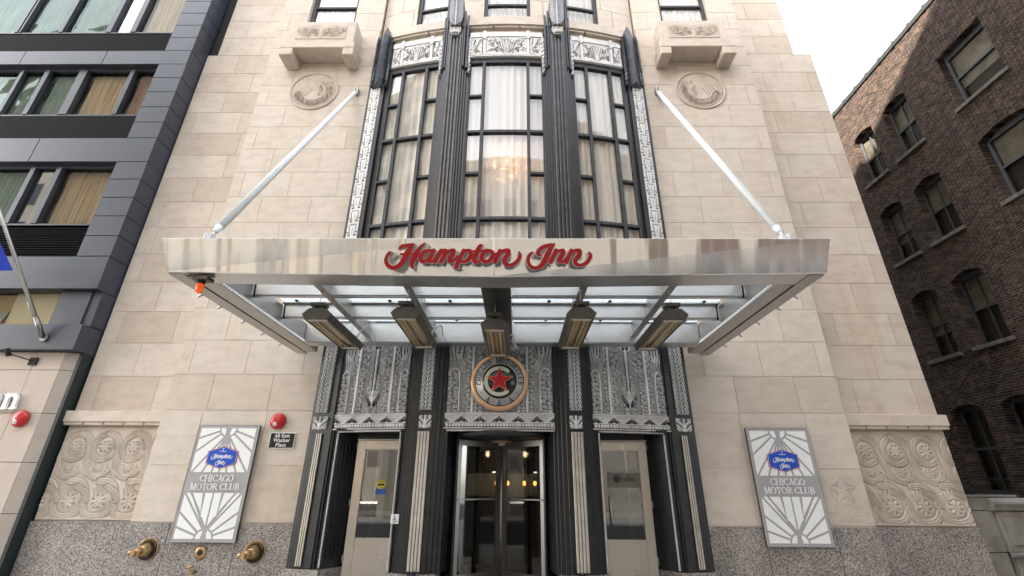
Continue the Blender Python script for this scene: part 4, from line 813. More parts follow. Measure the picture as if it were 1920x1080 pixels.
def fan_canvas(w_, h_=0.28, pitch=0.37):
    cv = Canvas(w_, h_, 0.0075, 0.44); c = w_ / 2; n = int(w_ / pitch / 2) + 2
    for k in range(-n, n + 1):
        u = c + k * pitch
        for q in range(9):
            a = R(10 + 20 * q); cv.H[_line_mask(cv, u + 0.045 * math.cos(a), 0.105 + 0.03 * math.sin(a), u + 0.125 * math.cos(a), 0.105 + 0.10 * math.sin(a), 0.0085)] = 0.0
    for k in range(-n, n + 1):
        u = c + k * pitch; cv.stroke([(u - pitch / 2, 0.10), (u, 0.235), (u + pitch / 2, 0.10)], 0.013, 0.95, smooth=False)
    cv.cut(0, w_, 0, 0.095, 0.05); cv.rect(0, w_, 0.085, 0.105, 0.9); cv.rect(0, w_, h_ - 0.025, h_, 0.95)
    x = (w_ % 0.062) / 2
    while x < w_: cv.rect(x + 0.006, x + 0.056, 0.022, 0.076, 0.85); x += 0.062
    return cv
def _line_mask(cv, x0, y0, x1, y1, r):
    dx, dy = x1 - x0, y1 - y0; t = np.clip(((cv.X - x0) * dx + (cv.Y - y0) * dy) / (dx * dx + dy * dy), 0, 1); return np.hypot(cv.X - x0 - t * dx, cv.Y - y0 - t * dy) < r
SEGS = ((-3.39, -1.90), (-1.09, 1.04), (1.83, 3.40))
for i, (a, c) in enumerate(SEGS):
    w_ = c - a
    bk = MB(); bk.bend(a - 0.06, c + 0.06, 2.80, 5.3, -0.12, -0.012); o = bk.build('spandrel', M['blackpaint'], H)
    c_ = relief('cast_panel', grille_canvas(w_, 1.62), a, 3.125, 0.06, M['silver'], None, lambda x: by(x, -0.008)); c_.parent = o
    c_ = relief('fan_band', fan_canvas(w_ + 0.04), a - 0.02, 2.845, 0.05, M['silver'], None, lambda x: by(x, 0.02)); c_.parent = o
    tr = MB(); tr.bend(a - 0.02, c + 0.02, 2.825, 2.845, -0.05, 0.075); k_ = tr.build('trim', M['silverplain'], None); k_.parent = o
    # window above
    x0, x1 = ((-3.34, -1.86), (-1.03, 1.03), (1.86, 3.34))[i]; mull = ((-2.94, -2.25), (-0.61, 0.61), (2.25, 2.94))[i]
    f = MB(); f.bend(x0, x0 + 0.045, 5.3, 12.8, -0.14, -0.01); f.bend(x1 - 0.045, x1, 5.3, 12.8, -0.14, -0.01); f.bend(x0, x1, 12.70, 12.86, -0.14, -0.005)
    for mx_ in mull: f.bend(mx_ - 0.04, mx_ + 0.04, 5.3, 12.7, -0.14, 0.02)
    for z in (10.25, 7.62): f.bend(x0 + 0.045, x1 - 0.045, z - 0.04, z + 0.04, -0.13, 0.0)
    for z in (11.5, 8.94, 6.3):
        f.bend(x0 + 0.045, mull[0] - 0.04, z - 0.035, z + 0.035, -0.13, -0.01); f.bend(mull[1] + 0.04, x1 - 0.045, z - 0.035, z + 0.035, -0.13, -0.01)
    o = f.build('bay_window', M['oldframe'], H, bevel=0.004); tag(o, ['left of the three tall bay windows', 'widest, middle of the three tall bay windows', 'right of the three tall bay windows'][i])
    for p, q in ((x0 + 0.045, mull[0] - 0.04), (mull[0] + 0.04, mull[1] - 0.04), (mull[1] + 0.04, x1 - 0.045)):
        for z0, z1 in ((5.3, 7.58), (7.66, 10.21), (10.29, 12.7)):
            g = MB(); g.bend(p, q, z0, z1, -0.075, -0.065); gg = g.build('pane', M['glass']); gg.parent = o
    folds('curtain', x0 + 0.02, x1 - 0.02, 5.1, 12.75, lambda x: by(x, -0.15), 0.03, 0.21, M['sheer'] if i == 1 else M['curtain'],
          ['cream folded curtain behind the left bay window', 'thin pinkish sheer curtain behind the middle bay window', 'cream folded curtain behind the right bay window'][i], seed=i + 3)
    c_ = relief('frieze', frieze_canvas(x1 - x0, 0.77), x0, 12.865, 0.05, M['silver'], H, lambda x: by(x, 0.03))
    cp = MB(); cp.bend(x0, x1, 13.64, 13.80, -0.1, 0.08); k = 0
    for u in (x0 + (x1 - x0) * 0.2, x0 + (x1 - x0) * 0.8): cp.bend(u - 0.045, u + 0.045, 13.55, 13.86, 0.03, 0.10)
    n = int((x1 - x0) / 0.075)
    for q in range(n): cp.bend(x0 + q * 0.075 + 0.015, x0 + q * 0.075 + 0.06, 13.80, 13.835, -0.02, 0.075, n=1)
    k_ = cp.build('frieze_cap', M['silverplain'], None); k_.parent = c_
# silver beaded edges round the three openings
for a, c in ((-3.28, -1.96), (-1.05, 1.05), (1.92, 3.26)):
    rp = MB(); n = 60
    for x in (a, c):
        if abs(x) < 1.2: continue
        for k in range(n): z = 0.42 + 2.34 * k / n; rp.tube((x, by(x, 0.03) - 0.008 * (k % 2), z), (x, by(x, 0.03) - 0.008 * ((k + 1) % 2), z + 0.042), 0.019, 0.015, 6)
    m_ = int((c - a) / 0.04)
    for k in range(m_): x = a + (c - a) * k / m_; rp.tube((x, by(x, 0.03), 2.79 + 0.006 * (k % 2)), (x + 0.042, by(x + 0.042, 0.03), 2.79 + 0.006 * ((k + 1) % 2)), 0.022, 0.017, 6)
    rp.split('beaded_edge', M['silverplain'], H, gap=0.12)

# recesses: fluted black reveals, soffits, doors
rv = MB()
for s in (-1, 1):
    def quad(x0, y0, x1, y1, z0, z1, th=0.03):
        dx, dy = x1 - x0, y1 - y0; L = math.hypot(dx, dy); nx_, ny_ = -dy / L * th, dx / L * th
        rv.add([(x0, y0, z0), (x1, y1, z0), (x1 + nx_, y1 + ny_, z0), (x0 + nx_, y0 + ny_, z0), (x0, y0, z1), (x1, y1, z1), (x1 + nx_, y1 + ny_, z1), (x0 + nx_, y0 + ny_, z1)], [(0, 3, 2, 1), (4, 5, 6, 7), (0, 1, 5, 4), (1, 2, 6, 5), (2, 3, 7, 6), (3, 0, 4, 7)])
    for x0, x1 in ((3.29, 2.99), (1.92, 2.02)):
        y0, y1 = by(x0, -0.02), 0.12; quad(s * x0, y0, s * x1, y1, 0.385, 2.80)
        for k in range(1, 6):
            t = k / 6; xx, yy = x0 + (x1 - x0) * t, y0 + (y1 - y0) * t; e = 0.012 * (1 if x0 > x1 else -1)
            rv.tube((s * (xx - e), yy, 0.55), (s * (xx - e), yy, 2.60), 0.010, n=6)
    rv.box(min(s * 1.9, s * 3.3), max(s * 1.9, s * 3.3), -0.40, 0.30, 2.80, 2.84); rv.box(min(s * 1.9, s * 3.3), max(s * 1.9, s * 3.3), 0.10, 0.16, 2.69, 2.80)
    rv.box(min(s * 2.99, s * 4.0), max(s * 2.99, s * 4.0), 0.12, 0.2, 0.0, 5.0); rv.box(min(s * 1.0, s * 2.02), max(s * 1.0, s * 2.02), 0.12, 0.2, 0.0, 5.0)
    x0, y0, x1, y1 = 1.06, by(1.06, -0.02), 0.93, -0.28; quad(s * x0, y0, s * x1, y1, 0.385, 2.80)
    for k in range(1, 4): t = k / 4; rv.tube((s * (x0 + (x1 - x0) * t - 0.008), y0 + (y1 - y0) * t, 0.55), (s * (x0 + (x1 - x0) * t - 0.008), y0 + (y1 - y0) * t, 2.6), 0.009, n=6)
rv.box(-4.0, 4.0, 0.12, 0.2, 2.85, 5.0); rv.box(-1.1, 1.1, -0.62, 1.75, 2.80, 2.84)
rv.build('recess_lining', M['blackmetal'], H)
gq = MB()
for s in (-1, 1):
    for (x0, x1) in ((3.29, 2.99), (1.95, 2.02)):
        a = [(s * x0, by(x0, 0.0)), (s * x1, 0.12), (s * (x1 + (0.3 if x0 > 3 else -0.3)), 0.12), (s * (x0 + (0.1 if x0 > 3 else -0.1)), by(x0, 0.0))]; gq.prism(a, 'z', 0.0, 0.383)
gq.split('reveal_base', M['granite'], H)
for s in (-1, 1):
    d = MB(); y0, y1 = 0.06, 0.115
    def dx(a, c): return (min(s * a, s * c), max(s * a, s * c))
    for a, c, z0, z1 in ((2.80, 2.98, 0.12, 2.66), (2.02, 2.06, 0.12, 2.66), (2.06, 2.80, 2.485, 2.66), (2.06, 2.80, 0.12, 0.875)): d.box(*dx(a, c), y0, y1, z0, z1)
    o = d.build('door', M['doorsteel'], H, bevel=0.004); tag(o, 'stainless steel door with dark glass to the %s of the revolving door' % ('left' if s < 0 else 'right'))
    g = MB(); g.box(*dx(2.06, 2.80), 0.085, 0.092, 0.875, 2.485); p = g.build('pane', M['darkglass']); p.parent = o
    g = MB(); g.box(*dx(2.06, 2.80), 0.10, 0.13, 1.26, 1.34); p = g.build('push_bar', M['whiteedge'], bevel=0.004); p.parent = o
    g = MB(); g.box(*dx(2.00, 3.0), 0.05, 0.11, 2.665, 2.69); p = g.build('header', M['dullsteel']); p.parent = o
    g = MB()
    for z in (0.45, 1.42, 2.5): g.tube((s * 2.985, 0.045, z), (s * 2.985, 0.045, z + 0.13), 0.014, n=8)
    g.split('hinge', M['dullsteel'], sub=o)
    if s > 0:
        g = MB(); g.tube((2.16, 0.02, 1.12), (2.16, 0.02, 1.62), 0.012, n=8); g.tube((2.16, 0.02, 1.14), (2.16, 0.07, 1.14), 0.01, n=6); g.tube((2.16, 0.02, 1.60), (2.16, 0.07, 1.60), 0.01, n=6); p = g.build('pull_handle', M['steel']); p.parent = o
        cvm = MB()
        for r in range(21):
            z = 1.51 + r * 0.0145 if r < 16 else 2.07 + (r - 16) * 0.0145
            for q in range(33): cvm.box(2.15 + q * 0.0195 + (0.009 if r % 2 else 0), 2.159 + q * 0.0195 + (0.009 if r % 2 else 0), 0.079, 0.080, z, z + 0.007)
        cvm.split('dotted_film', M['grey'], sub=o, gap=0.03)
        g = MB(); g.box(2.14, 2.80, 0.081, 0.082, 1.79, 2.065); filmm = mat('frost_film', (0.20, 0.185, 0.16), 0.5); p = g.build('frosted_strip', filmm); p.parent = o
        g = MB(); g.lathe([(0, 0.075), (0.003, 0.075)], (2.33, 0.079, 1.95), (0, -1, 0), 24); M['darkprint'] = mat('dark_print', (0.045, 0.035, 0.028), 0.6); p = g.build('round_mark', M['darkprint']); p.parent = o
        text('greeting', 'hello.', 0.14, M['darkprint'], (2.56, 0.077, 1.95), None, 0.002, off=0.002).parent = o
    else:
        g = MB(); g.lathe([(0, 0.085), (0.003, 0.085)], (-2.41, 0.079, 1.82), (0, -1, 0), 24); p = g.build('round_sticker', M['yellow']); p.parent = o
        g = MB(); g.box(-2.475, -2.345, 0.0755, 0.0758, 1.80, 1.835); g.box(-2.45, -2.37, 0.0755, 0.0758, 1.87, 1.878); g.box(-2.44, -2.38, 0.0755, 0.0758, 1.765, 1.772); p = g.build('sticker_print', M['black']); p.parent = o
        g = MB(); g.box(-2.51, -2.31, 0.079, 0.08, 1.64, 1.745); p = g.build('square_sticker', M['stickerblue']); p.parent = o
# revolving door: hub, four wings, drum
rd = MB(); hy = 0.42; rd.tube((0, hy, 0.02), (0, hy, 2.66), 0.035, n=12); rd.box(-0.09, 0.09, hy - 0.08, hy + 0.02, 2.60, 2.645)
RO = rd.build('revolving_door', M['dullsteel'], H)
for k, (dx_, dy_) in enumerate(((-0.77, -0.64), (0.77, -0.64), (-0.77, 0.64), (0.77, 0.64))):
    L_ = 1.10; ux, uy = dx_, dy_; nx_, ny_ = -uy, ux; f = MB()
    def wbox(mb_, t0, t1, z0, z1, th):
        P = [(ux * t + nx_ * e, hy + uy * t + ny_ * e) for t, e in ((t0, -th), (t1, -th), (t1, th), (t0, th))]; mb_.prism(P, 'z', z0, z1)
    for t0, t1, z0, z1 in ((0.05, 0.14, 0.05, 2.66), (L_ - 0.08, L_, 0.05, 2.66), (0.14, L_ - 0.08, 2.55, 2.66), (0.14, L_ - 0.08, 0.05, 0.30)): wbox(f, t0, t1, z0, z1, 0.022)
    w1 = f.build('wing', M['darksteel']); w1.parent = RO
    g = MB(); wbox(g, 0.14, L_ - 0.08, 0.30, 2.55, 0.004); g.build('wing_pane', M['darkglass']).parent = RO
    g = MB(); g.tube((ux * 0.1 + ny_ * 0, hy + uy * 0.1 - 0.05, 1.56), (ux * 1.05, hy + uy * 1.05 - 0.05, 1.56), 0.013, n=8); g.build('wing_bar', M['steel']).parent = RO
dm = MB()
for s in (-1, 1):
    for k in range(6):
        a0, a1 = R(-44 + 14.7 * k), R(-44 + 14.7 * (k + 1)); P = [(s * 1.16 * math.cos(a0), hy + 1.16 * math.sin(a0)), (s * 1.16 * math.cos(a1), hy + 1.16 * math.sin(a1)), (s * 1.19 * math.cos(a1), hy + 1.19 * math.sin(a1)), (s * 1.19 * math.cos(a0), hy + 1.19 * math.sin(a0))]
        dm.prism(P, 'z', 0.0, 2.80)
dm.split('drum', M['blackmetal'], sub=RO)
dh = MB(); dh.lathe([(0, 1.19), (0.10, 1.19)], (0, hy, 2.69), (0, 0, 1), 40); dh.build('drum_header', M['blackpaint']).parent = RO
# lobby
lb = MB(); lb.box(-4.2, 4.2, 0.21, 7.0, -0.1, 0.02); lb.box(-4.2, -4.1, 0.2, 7.0, 0.02, 3.4); lb.box(4.1, 4.2, 0.2, 7.0, 0.02, 3.4); lb.box(-4.2, 4.2, 0.21, 7.0, 3.4, 3.5); lb.box(-4.1, 4.1, 6.9, 7.0, 0.02, 3.4)
lb.build('lobby_shell', M['darkroom'], H)
box('lit_wall_patch', -1.6, 1.5, 6.6, 6.7, 1.55, 2.22, M['litpatch'], H)  # pale panel in place of a lit wall patch, its light painted
box('wood_panelling', -4.05, 4.05, 3.0, 3.05, 0.02, 3.0, M['wood'], H)
bpy.data.objects.remove(bpy.data.objects['wood_panelling'])
for s in (-1, 1): box('wood_post', min(s * 2.62, s * 2.82), max(s * 2.62, s * 2.82), 0.35, 0.5, 0.02, 2.9, M['wood'], H, 0.01)
for i, x in enumerate((-0.24, 0.07, 0.53, 0.83)):
    t = empty('pendant_lamp', (x, 4.0, 1.90), 'glowing amber lobby lamp, %s of four seen through the revolving door' % ('leftmost', 'second from left', 'third from left', 'rightmost')[i], 'lamp', 'amber lamps in the lobby')
    g = MB(); g.lathe([(-0.06, 0.02), (-0.04, 0.045), (0.03, 0.05), (0.06, 0.03)], (x, 4.0, 1.90), (0, 0, 1), 12); setparent(g.build('bulb', M['bulb']), t)
    g = MB(); g.tube((x, 4.0, 1.96), (x, 4.0, 2.05), 0.03, 0.02, 8); g.tube((x, 4.0, 2.05), (x + 0.12, 4.0, 2.12), 0.008, n=6); g.tube((x + 0.12, 4.0, 2.12), (x + 0.14, 4.0, 1.0), 0.008, n=6); setparent(g.build('lamp_arm', M['darksteel']), t)
for i, x in enumerate((-0.6, 0.6)):
    ld = bpy.data.lights.new('lobby_fill_light', 'POINT'); ld.energy = 9; ld.color = (1.0, 0.80, 0.55); ld.shadow_soft_size = 0.08; lo = bpy.data.objects.new('lobby_fill_light', ld); C.objects.link(lo); lo.location = (x, 5.3, 2.75)  # added fill lights with no lamp of their own, brightening the back wall
for i, x in enumerate((-0.31, 0.85)):
    g = MB(); g.lathe([(0, 0.05), (0.03, 0.04)], (x, 4.0, 2.17), (0, 0, 1), 12); tag(g.build('spotlight', M['spot']), 'tiny white ceiling light seen in the revolving door, %s one' % ('left', 'right')[i], 'light', 'tiny white lights in the lobby')
# warm chandelier behind the sheer middle curtain
ch = empty('chandelier', (0.1, -0.15, 9.4), 'blurry orange chandelier glowing behind the middle bay window curtain', 'chandelier')
g = MB(); g.tube((0.1, -0.15, 9.6), (0.1, -0.15, 12.4), 0.01, n=6); setparent(g.build('stem', M['brass']), ch)
rg = random.Random(3); g = MB()
for k in range(34):
    a = rg.uniform(0, 6.28); r = rg.uniform(0.1, 0.5); g.lathe([(-0.03, 0.008), (0, 0.030), (0.035, 0.008)], (0.1 + r * math.cos(a), -0.15 + r * 0.35 * math.sin(a), 9.0 + rg.uniform(0, 0.8)), (0, 0, 1), 6)
setparent(g.build('bulbs', mat('chandelier_glow', (1, 0.6, 0.25), 0.4, emit=(1.0, 0.50, 0.18), es=4.5)), ch)

# ================================================================== EMBLEM (round club sign over the door)
EM = empty('round_emblem', (-0.03, by(0) - 0.08, 3.72), 'round bronze-rimmed club emblem with red star above the revolving door', 'emblem')
ey = by(0, 0.06); ez = 3.72; ex = -0.03
g = MB(); g.lathe([(0, 0.58), (0.05, 0.575), (0.085, 0.55), (0.085, 0.50), (0.07, 0.485), (0.07, 0.0)], (ex, ey, ez), (0, -1, 0), 64); setparent(g.build('rim', M['bronze']), EM)
def disc(name, r0, r1, y0, y1, m):
    g_ = MB(); g_.lathe([(0, r0), (y0 - y1, r0), (y0 - y1, max(r1, 0.0001))] if r1 == 0 else [(0, r0), (y0 - y1, r0), (y0 - y1, r1), (0, r1)], (ex, y0, ez), (0, -1, 0), 64, closed=r1 == 0); o = g_.build(name, m); setparent(o, EM); return o
disc('black_line', 0.49, 0.0, ey - 0.07, ey - 0.075, M['black']); disc('silver_ring', 0.475, 0.0, ey - 0.076, ey - 0.082, M['ringsilver']); disc('gold_line', 0.356, 0.0, ey - 0.083, ey - 0.088, M['goldline']); disc('inner_disc', 0.346, 0.0, ey - 0.089, ey - 0.092, M['black'])
cvc = Canvas(0.7, 0.7, 0.004); cvc.stroke([(0.35 - 0.005 + 0.262 * math.cos(R(a)), 0.35 + 0.262 * math.sin(R(a)), 0.036) for a in range(50, 312, 6)], 0, hard=True, smooth=False)
def emp(name, cv_, m, y, dep=0.008): o = plate(name, cv_.contours(), dep, m, (ex - 0.35, y, ez - 0.35)); setparent(o, EM); return o
emp('letter_c', cvc, M['offwhite'], ey - 0.098)
cvs = Canvas(0.7, 0.7, 0.004); cvs.poly(starpts(0.352, 0.360, 0.290, 0.111)); emp('star_edge', cvs, M['goldline'], ey - 0.106, 0.006)
cvs = Canvas(0.7, 0.7, 0.004); cvs.poly(starpts(0.352, 0.360, 0.256, 0.098)); o = emp('star_face', cvs, M['starred'], ey - 0.112, 0.006)
def ring_text(s_, size, a_mid, r, inward=False, sp=1.0):
    cvt = Canvas(1.0, 1.0, 0.004)
    tot = sum((GL[c][0] + 0.12) * size * sp for c in s_); a = a_mid + math.degrees(tot / 2 / r) * (1 if not inward else -1)
    for c in s_:
        w_, st = GL[c]; adv = math.degrees((w_ + 0.12) * size * sp / r); am = R(a - adv / 2 * (1 if not inward else -1)); cx, cy_ = 0.5 + r * math.cos(am), 0.5 + r * math.sin(am); rt = am - math.pi / 2 if not inward else am + math.pi / 2
        for g_ in st: cvt.stroke([(cx + math.cos(rt) * (p[0] - w_ / 2) * size - math.sin(rt) * (p[1] - 0.5) * size, cy_ + math.sin(rt) * (p[0] - w_ / 2) * size + math.cos(rt) * (p[1] - 0.5) * size, p[2] * size * 0.8) for p in g_], 0, hard=True, smooth=False)
        a -= adv * (1 if not inward else -1)
    setparent(plate('ring_lettering', cvt.contours(), 0.005, M['black'], (ex - 0.5, ey - 0.0855, ez - 0.5)), EM)
ring_text('CHICAGO', 0.092, 152, 0.422); ring_text('MOTOR', 0.092, 70, 0.422); ring_text('CLUB', 0.092, 12, 0.422)
for a in (238, 270, 302): ring_text('A', 0.095, a, 0.425, True)
for a in (212, 254, 286, 326):
    g = MB(); g.lathe([(0, 0.009), (0.004, 0.009)], (ex + 0.42 * math.cos(R(a)), ey - 0.084, ez + 0.42 * math.sin(R(a))), (0, -1, 0), 10); setparent(g.build('ring_dot', M['black']), EM)

# ================================================================== CANOPY
CA = empty('entrance_canopy', (0, -0.2, 4.46), 'wide stainless steel and glass canopy hung over the entrance', 'canopy')
def cpart(mb_, name, m, bevel=0.0): return mb_.build(name, m, CA, bevel)
f = MB(); hw = 4.52
# fascia: slightly raked front plate, its lower edge dips to the middle seam
for a, c, za, zc in ((-hw, -0.006, 4.465, 4.40), (0.006, hw, 4.40, 4.465)):
    ka, kc = (1.012 if abs(a) > 1 else 1.0), (1.012 if abs(c) > 1 else 1.0)
    f.add([(a, -4.30, za), (c, -4.30, zc), (c * kc, -4.47, 4.90), (a * ka, -4.47, 4.90), (a, -4.27, za), (c, -4.27, zc), (c * kc, -4.40, 4.90), (a * ka, -4.40, 4.90)], [(0, 1, 2, 3), (7, 6, 5, 4), (0, 4, 5, 1), (1, 5, 6, 2), (2, 6, 7, 3), (3, 7, 4, 0)])
cpart(f, 'fascia', M['fascia'], 0.004)
f = MB()
for a, c, za, zc in ((-hw + 0.01, 0.0, 4.463, 4.398), (0.0, hw - 0.01, 4.398, 4.463)):
    f.add([(a, -4.268, za), (c, -4.268, zc), (c, -3.92, zc), (a, -3.92, za), (a, -4.268, 4.85), (c, -4.268, 4.85), (c, -3.92, 4.85), (a, -3.92, 4.85)], [(0, 1, 2, 3), (4, 5, 6, 7), (0, 1, 5, 4), (2, 3, 7, 6)])
cpart(f, 'front_beam', M['steel'])
for s in (-1, 1):
    def bx(mb_, x0, x1, *r): mb_.box(min(s * x0, s * x1), max(s * x0, s * x1), *r)
    f = MB(); bx(f, 4.30, 4.51, -4.262, -0.14, 4.45, 4.85); bx(f, 4.01, 4.26, -3.918, -0.30, 4.45, 4.85); bx(f, 4.26, 4.30, -4.1, -0.20, 4.53, 4.84)
    cpart(f, 'side_beam', M['dullsteel'], 0.004)
    f = MB()
    f.lathe([(0, 0.0), (0.010, 0.018), (0.026, 0.020), (0.040, 0.0)], (s * 3.985, -3.84, 4.50), (0, 0, -1), 8, closed=False); b0_ = cpart(f, 'small_bulb', M['ledbulb'])
    for k in range(1, 44): c_ = b0_.copy(); c_.location = (0, k * 0.066, 0); C.objects.link(c_)
    f = MB(); bx(f, 3.975, 4.005, -3.87, -1.03, 4.502, 4.53); cpart(f, 'lamp_rail', M['dullsteel'])
    f = MB()
    for y in (-3.6, -3.1, -2.4, -1.7, -1.0): f.lathe([(0, 0.035), (0.05, 0.03), (0.06, 0.012)], (s * 4.53, y, 4.60), (s, 0, -0.6), 10); f.tube((s * 4.50, y + 0.1, 4.47), (s * 4.57, y + 0.1, 4.42), 0.018, n=8)
    f.split('bolt_head', M['dullsteel'], CA)
f = MB(); f.box(-4.0, 4.0, -1.02, -0.98, 4.47, 4.90); f.box(-4.0, 4.0, -0.98, -0.74, 4.455, 4.50); cpart(f, 'rear_beam', M['steel'])
f = MB()
for y in (-3.12, -2.08): f.box(-4.0, -0.24, y, y + 0.03, 4.62, 4.86); f.box(0.24, 4.0, y, y + 0.03, 4.62, 4.86); f.box(-4.0, 4.0, y - 0.09, y + 0.10, 4.862, 4.885); f.box(-4.0, 4.0, y + 0.03, y + 0.10, 4.60, 4.62)
f.split('cross_beam', M['steel'], CA, gap=0.03)
for x in (-2.72, -1.36, 1.33, 2.67):
    f = MB(); f.box(x - 0.012, x + 0.012, -3.918, -1.022, 4.60, 4.86); f.box(x - 0.06, x + 0.06, -3.918, -1.022, 4.575, 4.60); cpart(f, 'rib', M['dullsteel'])
f = MB(); f.box(-0.23, 0.22, -3.918, -1.022, 4.52, 4.86); cpart(f, 'centre_box_beam', M['darksteel'], 0.004)
f = MB(); ys = [-3.9, -3.16, -2.12, -0.75]
for x0, x1 in ((-3.98, -2.73), (-2.71, -1.37), (-1.35, -0.24), (0.23, 1.32), (1.34, 2.66), (2.68, 3.98)):
    for y0, y1 in ((-3.90, -3.10), (-3.08, -2.06), (-2.04, -0.78)): f.box(x0, x1, y0, y1, 4.89, 4.905)
cpart(f, 'glass_roof', M['frost'])
f = MB()
for y in (-2.10, -1.06): f.box(-3.97, -0.25, y, y + 0.02, 4.875, 4.888); f.box(0.25, 3.97, y, y + 0.02, 4.875, 4.888)
for x in (-3.7, -2.0, -0.9, 0.9, 2.0, 3.7):
    for y in (-2.22, -1.18): f.lathe([(0, 0.035), (0.02, 0.03), (0.03, 0.015)], (x, y, 4.888), (0, 0, -1), 10)
for s in (-1, 1):
    for y in (-3.12, -2.08): f.tube((s * 3.97, y + 0.0, 4.86), (s * 3.95, y, 4.58), 0.014, n=6)
cpart(f, 'glazing_seal', M['flat'])
for s, nm in ((-1, 'left'), (1, 'right')):
    t = empty('support_rod', (s * 4.33, 0, 12.32), 'long white rod from the facade down to the %s end of the canopy' % nm, 'support rod', 'white rods holding the canopy')
    p0, p1 = Vector((s * 4.33, -0.07, 12.25)), Vector((s * 4.12, -4.22, 5.06)); d = (p1 - p0).normalized()
    g = MB(); g.tube(p0 + d * 0.15, p1 - d * 0.28, 0.058, n=16); setparent(g.build('rod', M['white']), t)
    g = MB(); g.tube(p1 - d * 0.28, p1 - d * 0.12, 0.058, 0.03, 12); g.tube(p1 - d * 0.14, p1 + d * 0.14, 0.022, n=8); g.box(p1.x - 0.05, p1.x - 0.03, p1.y - 0.06, p1.y + 0.06, 4.88, 5.10); g.box(p1.x + 0.03, p1.x + 0.05, p1.y - 0.06, p1.y + 0.06, 4.88, 5.10); setparent(g.build('lower_fork', M['white']), t)
    g = MB(); g.tube(p0 - d * 0.02, p0 + d * 0.16, 0.024, n=8); g.box(s * 4.33 - 0.05, s * 4.33 - 0.03, -0.13, 0.0, 12.15, 12.40); g.box(s * 4.33 + 0.03, s * 4.33 + 0.05, -0.13, 0.0, 12.15, 12.40); g.tube((s * 4.33 - 0.08, -0.08, 12.26), (s * 4.33 + 0.08, -0.08, 12.26), 0.018, n=8); setparent(g.build('wall_bracket', M['dullsteel']), t)

# infrared heaters slung under the canopy
HE = empty('patio_heater', (0, 0, 0), 'x', 'heater', 'heaters hanging under the canopy')
L_ = 1.66; g = MB(); cs = [(-0.17, 0.0), (-0.225, 0.09), (-0.13, 0.185), (0.13, 0.185), (0.225, 0.09), (0.17, 0.0)]
inn = [(-0.155, 0.004), (-0.205, 0.09), (-0.12, 0.172), (0.12, 0.172), (0.205, 0.09), (0.155, 0.004)]
n = 6
for k in range(5):
    a, c, e, d_ = cs[k], cs[k + 1], inn[k + 1], inn[k]
    g.add([(a[0], -L_ / 2, a[1]), (c[0], -L_ / 2, c[1]), (e[0], -L_ / 2, e[1]), (d_[0], -L_ / 2, d_[1]), (a[0], L_ / 2, a[1]), (c[0], L_ / 2, c[1]), (e[0], L_ / 2, e[1]), (d_[0], L_ / 2, d_[1])], [(0, 1, 2, 3), (4, 7, 6, 5), (0, 4, 5, 1), (3, 2, 6, 7), (0, 3, 7, 4), (1, 5, 6, 2)])
for y in (-L_ / 2 - 0.006, L_ / 2 - 0.012): g.prism(cs, 'y', y, y + 0.018)
setparent(g.build('shell', M['heater']), HE)
g = MB(); g.add([(-0.15, -0.82, 0.012), (-0.075, -0.82, 0.10), (0.0, -0.82, 0.045), (0.075, -0.82, 0.10), (0.15, -0.82, 0.012), (-0.15, 0.80, 0.012), (-0.075, 0.80, 0.10), (0.0, 0.80, 0.045), (0.075, 0.80, 0.10), (0.15, 0.80, 0.012)], [(i, i + 1, i + 6, i + 5) for i in range(4)]); setparent(g.build('reflector', M['gold']), HE)
for x in (-0.075, 0.075): g = MB(); g.tube((x, -0.74, 0.045), (x, 0.70, 0.045), 0.013, n=10); setparent(g.build('lamp_tube', M['ceramic']), HE)
g = MB()
for y in (0.70, -0.81): g.box(-0.15, 0.15, y, y + 0.10, 0.006, 0.02); g.box(-0.12, -0.03, y + 0.01, y + 0.07, 0.02, 0.06); g.box(0.03, 0.12, y + 0.01, y + 0.07, 0.02, 0.06)
[setparent(q, HE) for q in g.split('end_block', M['ceramic'], bevel=0.004)]
g = MB(); g.box(-0.12, 0.12, -0.86, -0.70, 0.225, 0.275); g.box(-0.09, -0.05, -0.83, -0.73, 0.18, 0.225); g.box(0.05, 0.09, -0.83, -0.73, 0.18, 0.225); g.box(-0.08, 0.08, 0.66, 0.78, 0.19, 0.24); [setparent(q, HE) for q in g.split('bracket', M['heater'], bevel=0.004)]
g = MB(); g.tube((0, -0.78, 0.275), (0, -0.78, 0.48), 0.005, n=6); g.tube((0, 0.72, 0.24), (0, 0.72, 0.48), 0.005, n=6); g.lathe([(0, 0.025), (0.03, 0.02)], (0, -0.78, 0.46), (0, 0, 1), 8); [setparent(q, HE) for q in g.split('hanging_wire', M['steel'])]
g = MB(); P = smooth_path([(0.1, 0.72, 0.20), (0.18, 0.74, 0.36), (0.28, 0.80, 0.44), (0.30, 0.90, 0.30), (0.36, 0.95, 0.20)])
for k in range(len(P) - 1): g.tube(P[k], P[k + 1], 0.014, n=6)
setparent(g.build('flex_cable', M['steel']), HE)
def copy_tree(o, parent=None):
    c = o.copy(); C.objects.link(c)
    if parent: c.parent = parent
    for q in list(o.children): copy_tree(q, c)
    return c
hl = [('leftmost of the five brown heaters under the canopy'), ('second heater from the left under the canopy, beside the middle one'), ('middle heater, hanging in front of the round emblem'), ('fourth heater from the left under the canopy'), ('rightmost of the five brown heaters under the canopy')]
for k, (x, y, z) in enumerate(((-2.74, -2.58, 4.09), (-1.37, -2.65, 4.09), (-0.04, -2.22, 4.06), (1.29, -2.65, 4.09), (2.68, -2.60, 4.09))):
    o = HE if k == 4 else copy_tree(HE); o.location = (x, y, z); o['label'] = hl[k]
    if k < 2:
        pass

